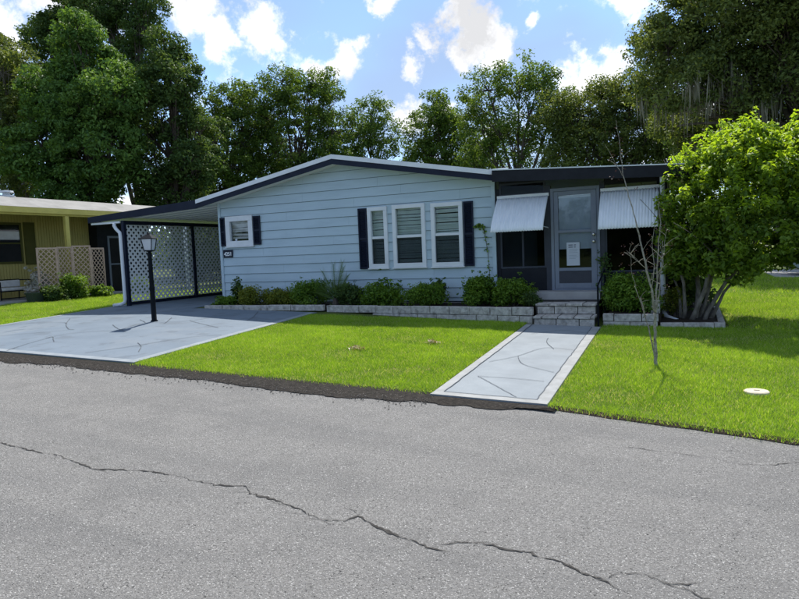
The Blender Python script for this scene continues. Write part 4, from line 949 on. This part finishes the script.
# grass -----------------------------------------------------------
def lawn(name, label_regions, n_list, hmin, hmax, wid):
    Vs = []; rv = []
    for (x0, x1, y0, y1, dens, sc, excl) in label_regions:
        n = int((x1 - x0) * (y1 - y0) * dens); x = rng.uniform(x0, x1, n); y = rng.uniform(y0, y1, n)
        ex = np.interp(x, _ex, _ey); keep = y > ex - .0 + rng.normal(0, .06, n)
        for (a, b, c, d) in excl: keep &= ~((x > a) & (x < b) & (y > c) & (y < d))
        x, y = x[keep], y[keep]; n = len(x)
        z = np.where(x >= 0, -.3 - .027 * np.minimum(x, 20), -.3 + .016 * np.maximum(x, -2.8)) + np.where(y < 0, .04 * np.maximum(y, -6), .01 * np.minimum(y, 40) * np.clip((x - 3) / 6, 0, 1))
        # patchy growth
        pat = .5 + .5 * np.sin(x * 2.1 + 1.3 * np.sin(y * 1.7)) * np.sin(y * 2.6 + 1.1 * np.sin(x * 1.3 + .5)); pat2 = .5 + .5 * np.sin(x * 7.3 + 2 * np.sin(y * 5.1)) * np.sin(y * 6.7 + 2 * np.sin(x * 4.3))
        h = rng.uniform(hmin, hmax, n) * sc * (.62 + .28 * pat + .25 * pat2); a = rng.uniform(0, 6.283, n); lean = rng.uniform(.2, 1.3, n) * h; la = a + rng.normal(0, .8, n) + 1.57
        w = wid * sc * rng.uniform(.6, 1.3, n) * .5
        b0 = np.stack([x - np.cos(a) * w, y - np.sin(a) * w, z - .004], 1); b1 = np.stack([x + np.cos(a) * w, y + np.sin(a) * w, z - .004], 1)
        tip = np.stack([x + np.cos(la) * lean, y + np.sin(la) * lean, z + h], 1)
        Vs.append(np.stack([b0, b1, tip], 1).reshape(-1, 3)); c = np.clip(.15 + .30 * pat + .22 * pat2 + rng.normal(0, .22, n), 0, .98); c[rng.uniform(0, 1, n) < .04 + .05 * (1 - pat2) + .16 * np.clip(.22 - pat, 0, 1) * 4] = 1; rv.append(np.repeat(c, 3))
    V = np.concatenate(Vs); F = np.arange(len(V)).reshape(-1, 3)
    o = npmesh(name, V, F, 'grass', None, np.concatenate(rv)); return o
g1 = lawn('grass', [(3.34, 7.80, -6.1, -.95, 10500, 1, [(3, 8, -1.32 + .0, 0)]),
                    (9.07, 13.2, -6.9, -1.15, 9500, 1, []), (10.95, 14.5, -1.15, 5, 3500, 1.2, []), (10.95, 24, 5, 15, 700, 1.8, [(13.05, 40, 11.2, 16.2)]), (13.2, 20, -7, 5, 900, 1.6, []),
                    (-9, -3.28, -6.0, 1.2, 3600, 1.3, []), (-9, -3.28, 1.2, 7, 900, 1.6, []), (-26, -9, -6, -.2, 500, 1.8, []), (-8.2, -4, 7, 15, 400, 2, [])], None, .024, .054, .006)
tag(g1, 'short bright green lawn grass around the driveway and walk', 'grass', kind='stuff')
# loose gravel along the shoulder
n = 9000; gx = rng.uniform(-6, 7.9, n); gy = np.interp(gx, _ex, _ey) - np.abs(rng.normal(.2, .17, n)); gs = rng.uniform(.004, .013, n)[:, None]
gz = np.array([ZR(a, b) for a, b in zip(gx, gy)]) + .012; c = np.stack([gx, gy, gz], 1)
tv = np.array([[1, 0, -.4], [-.5, .87, -.4], [-.5, -.87, -.4], [0, 0, .8]]); V = (c[:, None, :] + tv[None] * gs[:, None] * rng.uniform(.5, 1.4, (n, 4, 1))).reshape(-1, 3)
F = (np.arange(n)[:, None, None] * 4 + np.array([[0, 1, 3], [1, 2, 3], [2, 0, 3], [0, 2, 1]])[None]).reshape(-1, 3)
tag(npmesh('gravel', V, F, 'gravel', None), 'loose dark gravel along the road shoulder', 'gravel', kind='stuff')
# dry clumps of cut grass and the round lid
for i, (x, y, lab) in enumerate(((6.86, -3.55, 'small tuft of dry cut grass on the middle lawn near the walk'), (5.95, -4.25, 'flat scrap of dry grass in the middle of the lawn'))):
    n = 60; c = np.stack([x + rng.normal(0, .06, n), y + rng.normal(0, .04, n), np.full(n, G(x, y) + .045) + rng.normal(0, .012, n)], 1)
    V, F = leafverts(c, np.tile([[0, 0, 1.]], (n, 1)), .09, .14); o = npmesh('dry_grass', V, F, 'straw', None, np.repeat(rng.uniform(0, 1, n), 4)); tag(o, lab, 'dry grass')
cz = G(10.94, -5.05); lid = thing('cleanout_lid', 'cream round plastic cleanout lid sunk in the lawn', 'lid', (10.94, -5.05, cz))
MB().lathe((10.94, -5.05, cz), [(.115, -.02), (.115, .026), (.105, .034), (.06, .036), (.001, .036)], 24).build('cap', 'cover', lid, smooth=False)
MB().box(10.915, 10.965, -5.065, -5.035, cz + .036, cz + .044).build('grip', 'cover', lid)

# ------------------------------------------------------------------ background trees
TG = 'trees behind the houses'
tree('leaning_tree', 'loose leaning tree with pale trunk at the far side of the olive house', (-26.3, 14, -.35), [(-27.3, 12.6, 1.73), (-28.2, 10.0, 1.88), (-26.5, 8.0, 1.54), (-24.7, 11.3, 1.32), (-30.9, 11.6, 2.89), (-32.0, 14.3, 2.58), (-25.5, 6, 1.2), (-28.3, 7.2, 1.6), (-26.3, 10.2, 1.5), (-29.5, 9.0, 1.8), (-28.5, 14.2, 1.4)], 14, 'oakleaf', .24, 44, 5, .34, 'barklight', TG)
tree('broadleaf_tree', 'dense broad-leaved bright green tree behind the olive house', (-20.3, 13, -.35), [(-20.4, 12.1, 2.0), (-21.8, 10.2, 2.39), (-19.1, 9.2, 2.32), (-22.5, 7.4, 2.31), (-18.6, 6.8, 2.43), (-19.4, 13.5, 1.1), (-17.1, 9.8, 1.51), (-20.5, 5.2, 2.2)], 13, 'magnolia', .27, 60, 6, .4, 'bark', TG)
tree('tall_dark_tree', 'tall dark tree top rising behind the broad-leaved tree', (-33.2, 22, -.35), [(-32.7, 20.0, 1.52), (-34.7, 18.4, 1.4), (-31.2, 21.7, 2.1), (-34, 15, 2.2), (-31.5, 16, 2.2), (-32.4, 18.2, 1.7), (-30.5, 19.2, 1.5)], 22, 'darkleaf', .28, 44, 5, .4, 'bark', TG)
tree('tall_dark_tree', 'tallest dark tree with ragged top between two dense green trees', (-23.9, 20, -.35), [(-24.3, 17.2, 1.9), (-22.2, 17.8, 1.33), (-25.5, 19.1, 1.71), (-23.6, 14.6, 1.76), (-23.8, 20.4, 2.15), (-24.5, 12, 2), (-22.6, 16.0, 1.3), (-24.8, 17.6, 1.5), (-22.9, 12.8, 1.4)], 20, 'darkleaf', .26, 40, 5, .38, 'bark', TG)
tree('dense_tree', 'dense dark green tree with pointed top behind the carport roof', (-16.6, 16, -.35), [(-16.3, 12.9, 1.03), (-15.7, 11.0, 1.6), (-17.3, 9.6, 2.1), (-15.2, 8.2, 1.6), (-14.6, 6.2, 1.48), (-17.6, 6.7, 2.12), (-16.6, 4.9, 1.64), (-15.9, 12.0, 1.0), (-18.3, 4.2, 1.6)], 16, 'darkleaf', .24, 52, 6.5, .34, 'bark', TG)
tree('airy_tree', 'airy light green tree just right of the dense dark tree', (-20.6, 26, -.3), [(-20.6, 12.8, 1.35), (-19.4, 11.0, 1.93), (-21.0, 9.0, 2.11), (-22.1, 6.8, 1.84), (-19.6, 7.5, 1.5), (-21.5, 11.3, 1.3), (-23.6, 9.6, 1.6), (-23.8, 6.4, 1.6), (-20.0, 5.4, 1.5)], 26, 'midleaf', .24, 34, 4.6, .28, 'bark', TG, shell=.3, grow=1.22)
tree('airy_tree', 'wide airy tree with feathery top behind the left roof slope', (-16.0, 28, -.3), [(-16.6, 13.8, 1.35), (-18.1, 12.0, 2.13), (-14.5, 12.2, 1.92), (-13.0, 12.9, 1.16), (-15.5, 9.4, 2.39), (-19.2, 9.1, 2.16), (-12.8, 9.8, 1.6), (-18.4, 6.8, 1.85), (-14.2, 6.8, 1.5), (-16.6, 6.4, 1.5), (-20.6, 6.6, 1.5), (-12.2, 7.4, 1.4)], 28, 'midleaf', .24, 32, 4.4, .32, 'bark', TG, shell=.3, grow=1.22)
tree('airy_tree', 'small thin-crowned tree left of the sky gap over the ridge', (-11.0, 30, -.3), [(-11.0, 11.3, 1.34), (-10.0, 9.7, 1.18), (-12.0, 9.3, 1.66), (-9.5, 8.2, 0.89), (-11.5, 7.2, 1.3), (-13.4, 7.6, 1.2), (-9.6, 6.6, 1.0)], 30, 'midleaf', .24, 30, 4.4, .24, 'bark', TG, shell=.3, grow=1.22)
tree('thin_tree', 'thin olive tree right of the sky gap over the ridge', (-6.0, 32, -.25), [(-6.2, 11.5, 0.96), (-6.7, 9.4, 1.5), (-4.7, 9.5, 1.32), (-5.9, 7.8, 1.49), (-7.4, 7.6, 0.98), (-4.4, 7.2, 1.2), (-3.2, 8.6, 1.3), (-2.8, 6.6, 1.2), (-5.4, 10.4, 1.0)], 32, 'midleaf', .24, 36, 5.0, .24, 'bark', TG, shell=.25, grow=1.22)
tree('open_tree', 'tall open-branched tree with sky showing through behind the porch', (.8, 28, -.2), [(-0.9, 10.9, 1.56), (1.1, 11.7, 1.4), (2.7, 11.1, 1.13), (-1.6, 8.6, 1.58), (1.7, 8.8, 1.65), (3.3, 9.2, 1.25), (0.4, 7.0, 1.68), (2.9, 6.8, 1.26), (-2.3, 6.6, 1.2), (-2.2, 10.0, 1.1), (4.2, 7.6, 1.1)], 28, 'midleaf', .22, 30, 4.8, .30, 'bark', TG, shell=.25, grow=1.12)
tree('spreading_tree', 'spreading mid green tree between the open tree and the mossy oak', (6.8, 26, -.15), [(6.2, 8.6, 1.61), (5.0, 7.8, 1.52), (7.8, 9.3, 1.47), (7.0, 6.7, 1.72), (8.8, 7.0, 1.46), (5.6, 6.0, 1.4), (8.3, 5.4, 1.36), (9.3, 9.5, 1.2), (10.3, 7.2, 1.3), (4.2, 6.2, 1.2), (3.8, 8.6, 1.1), (10.0, 5.2, 1.2)], 26, 'oakleaf', .22, 38, 5.2, .34, 'bark', TG, shell=.3, grow=1.22)
ok, occ = tree('live_oak', 'huge live oak draped with grey hanging moss over the right lawn', (16.6, 17, -.6), [(11.0, 9.1, 1.67), (12.4, 8.1, 1.63), (9.9, 8.3, 1.3), (13.1, 9.4, 1.84), (10.7, 6.7, 1.29), (14.4, 8.1, 1.95), (9.2, 7.0, 0.74), (9.8, 5.7, 0.61), (11.1, 11.7, 2.16), (14.1, 11.1, 2.06), (16.0, 8.6, 2.37), (16.3, 6.2, 2.01), (13.0, 6.4, 0.93), (18.5, 9, 2.6), (20, 7.5, 2.2), (16.5, 12, 2.4), (18, 11.5, 2.2, 2.5), (14.5, 9.5, 2.2, -2.0), (10.2, 5.3, .8), (11.5, 6.3, 1.1), (12.6, 5.7, .9), (11.8, 7.4, 1.2, -1.0), (9.4, 9.2, 1.0), (13.6, 7.0, 1.0, -1.2)], 16, 'oakleaf', .19, 52, 6.5, .62, 'bark', TG, fork=.42, spread=1.2, shell=.35)
# oak limbs reaching out to the left
mb = MB()
for a, b, r in (((16.4, 16.8, 3.2), (12.8, 15.4, 5.0), .17), ((15.0, 16.2, 4.6), (11.2, 15.6, 5.6), .12), ((15.9, 16.4, 4.0), (13.4, 15.0, 4.6), .12), ((12.8, 15.4, 5.0), (10.2, 15.2, 5.3), .08)):
    p = bez(a, b, .10, 9, .05); mb.tube(p, [r * (1 - .6 * i / 8) for i in range(9)], 8)
mb.build('limb', 'bark', ok, smooth=True)
# hanging moss: strands gathered in drapes, each a part
rm = np.random.default_rng(5)
low = occ[(occ[:, 2] < 7.6) & (occ[:, 0] < 17) & (occ[:, 1] < 17.0)]
for k in range(70):
    c = low[rm.integers(0, len(low))]; L_ = rm.uniform(.5, 1.5); n = 22; V = []; F = []
    for s in range(n):
        x, y = c[0] + rm.normal(0, .13), c[1] + rm.normal(0, .13); l = L_ * rm.uniform(.2, 1) ** 1.3; z = c[2] - rm.uniform(.0, .3); w_ = rm.uniform(.010, .032); a = rm.uniform(0, 3.14); dx, dy = math.cos(a) * w_, math.sin(a) * w_; sw = rm.normal(0, .06, 2)
        b = len(V); V += [(x - dx * .5, y - dy * .5, z), (x + dx * .5, y + dy * .5, z), (x + dx + sw[0] * .5, y + dy + sw[1] * .5, z - l * .5), (x - dx + sw[0] * .5, y - dy + sw[1] * .5, z - l * .5), (x + sw[0], y + sw[1], z - l), (x + sw[0] + .004, y + sw[1], z - l)]
        F += [(b, b + 1, b + 2, b + 3), (b + 3, b + 2, b + 5, b + 4)]
    npmesh('hanging_moss', V, F, 'moss', ok, np.repeat(rm.uniform(0, 1, n), 6))
tree('shade_tree', 'dark shade tree with slim trunk behind the yellow-green shrub', (13.6, 19, -.1), [(14.0, 6.1, 1.39), (15.7, 6.4, 1.61), (12.2, 5.3, 1.18), (10.9, 5.4, 0.93), (17.3, 5.3, 1.81), (14.8, 4.2, 1.5), (13.1, 3.9, 1.2), (18.5, 4.5, 1.6), (16.5, 3.6, 1.4)], 19, 'darkleaf', .2, 46, 6, .14, 'bark', TG)
# far woods ring, a mass nobody could count
Vs = []; Fs = []; rr = []; off = 0
n = 2600; ang = rng.uniform(0, 6.283, n); dist = rng.uniform(75, 110, n)
cs = np.stack([5 + np.cos(ang) * dist, 10 + np.sin(ang) * dist, rng.uniform(-.5, 5.5, n)], 1)
V, F, rv = clumps(cs, rng.uniform(1.5, 3.2, n), 34, 1.0, .6); wo = npmesh('distant_woods', V, F, 'darkleaf', None, rv); tag(wo, 'low belt of distant dark woods around the neighbourhood', 'woods', kind='stuff')
for nm, lab, x, y, rx, h in (('hedge_bush', 'dark hedge bush behind the carport lattice', -4.6, 12.0, 1.9, 2.7), ('hedge_bush', 'second dark hedge bush behind the rear canopy posts', -7.9, 15.8, 2.2, 2.9), ('hedge_bush', 'dark bush behind the olive house store room', -13.5, 15, 2.2, 3.0), ('hedge_bush', 'leafy bush against the back corner of the blue house', -2.2, 16.5, 1.8, 2.2)):
    bush(nm, lab, (x, y, -.345), rx, h, 5200, 'darkleaf', .2, .5, 'bush', 'bushes at the back of the yards', lumps=40)

# ------------------------------------------------------------------ far driveway and parked car on the right
fs = slab('far_driveway', 'concrete', 13.1, 40, 11.3, 16.0, .02, nx=12, ny=4); tag(fs, kind='structure')
def car(x0, y0, z0):
    t = thing('parked_car', 'grey blue parked car on the far concrete drive past the shrub', 'car', (x0 + 2.2, y0 + .9, z0)); L_ = 4.5; W = 1.75
    prof = [(.0, .32), (.02, .62), (.12, .76), (.95, .92), (1.15, .96), (1.85, 1.38), (2.1, 1.44), (3.0, 1.45), (3.3, 1.38), (3.95, 1.0), (4.38, .95), (4.48, .8), (4.5, .35), (4.2, .22), (.25, .2)]
    low = [(a, min(b, .93 + .03 * (1 if 1 < a < 4 else 0))) for a, b in prof]
    MB().prism([(x0 + a, y0, z0 + b) for a, b in low], (0, W, 0)).build('body', 'carpaint', t, bevel=.05)
    gh = [(1.15, .95), (1.85, 1.38), (2.1, 1.44), (3.0, 1.45), (3.3, 1.38), (3.95, .95)]
    mb = MB(); a = [(x0 + p, y0 + .06, z0 + q) for p, q in gh]; b = [(x0 + p, y0 + W - .06, z0 + q) for p, q in gh]
    for l in (a, b):
        for i, v in enumerate(l):
            if v[2] > z0 + 1.2: l[i] = (v[0], v[1] + (.13 if l is a else -.13), v[2])
    k = len(a); mb.add(a + b, [tuple(range(k)), tuple(range(2 * k - 1, k - 1, -1))] + [(i, k + i, k + i + 1, i + 1) for i in range(k - 1)]); mb.build('cabin', 'carpaint', t, bevel=.03)
    for (xa, xb) in ((1.45, 2.35), (2.45, 3.45)):
        za, zb = 1.0, 1.34; sk = .10
        MB().prism([(x0 + xa, y0 + .055, z0 + za), (x0 + xb, y0 + .055, z0 + za), (x0 + min(xb, 3.25), y0 + .055 + sk, z0 + zb), (x0 + max(xa + .1, 1.85), y0 + .055 + sk, z0 + zb)], (0, .004, 0)).build('side_window', 'rubber', t)
    MB().prism([(x0 + 1.17, y0 + .2, z0 + 1.0), (x0 + 1.17, y0 + W - .2, z0 + 1.0), (x0 + 1.76, y0 + W - .26, z0 + 1.35), (x0 + 1.76, y0 + .26, z0 + 1.35)], (-.015, 0, .02)).build('windshield', 'rubber', t)
    for wx in (.85, 3.6):
        for wy in (y0 - .01, y0 + W - .21):
            mb = MB(); mb.tube([(x0 + wx, wy, z0 + .32), (x0 + wx, wy + .03, z0 + .32), (x0 + wx, wy + .19, z0 + .32), (x0 + wx, wy + .22, z0 + .32)], [.29, .32, .32, .29], 20); wo_ = mb.build('wheel', 'rubber', t)
            yy = wy - .006 if wy < y0 + .5 else wy + .205
            MB().tube([(x0 + wx, yy, z0 + .32), (x0 + wx, yy + .022, z0 + .32)], .19, 14).build('rim', 'chrome', wo_)
    for y in (y0 + .12, y0 + W - .47): box('headlight', 'frosted', t, x0 - .012, x0 + .06, y, y + .35, z0 + .58, z0 + .70)
    box('bumper', 'rubber', t, x0 - .03, x0 + .2, y0 + .05, y0 + W - .05, z0 + .25, z0 + .45, bevel=.03)
car(13.62, 11.75, G(14, 12.5) + .02)

S.render.engine = 'CYCLES'
S.cycles.max_bounces = 8; S.cycles.transparent_max_bounces = 12

if 0: print('TRIS', sum(len(p.vertices) - 2 for o in bpy.data.objects if o.type == 'MESH' for p in o.data.polygons))
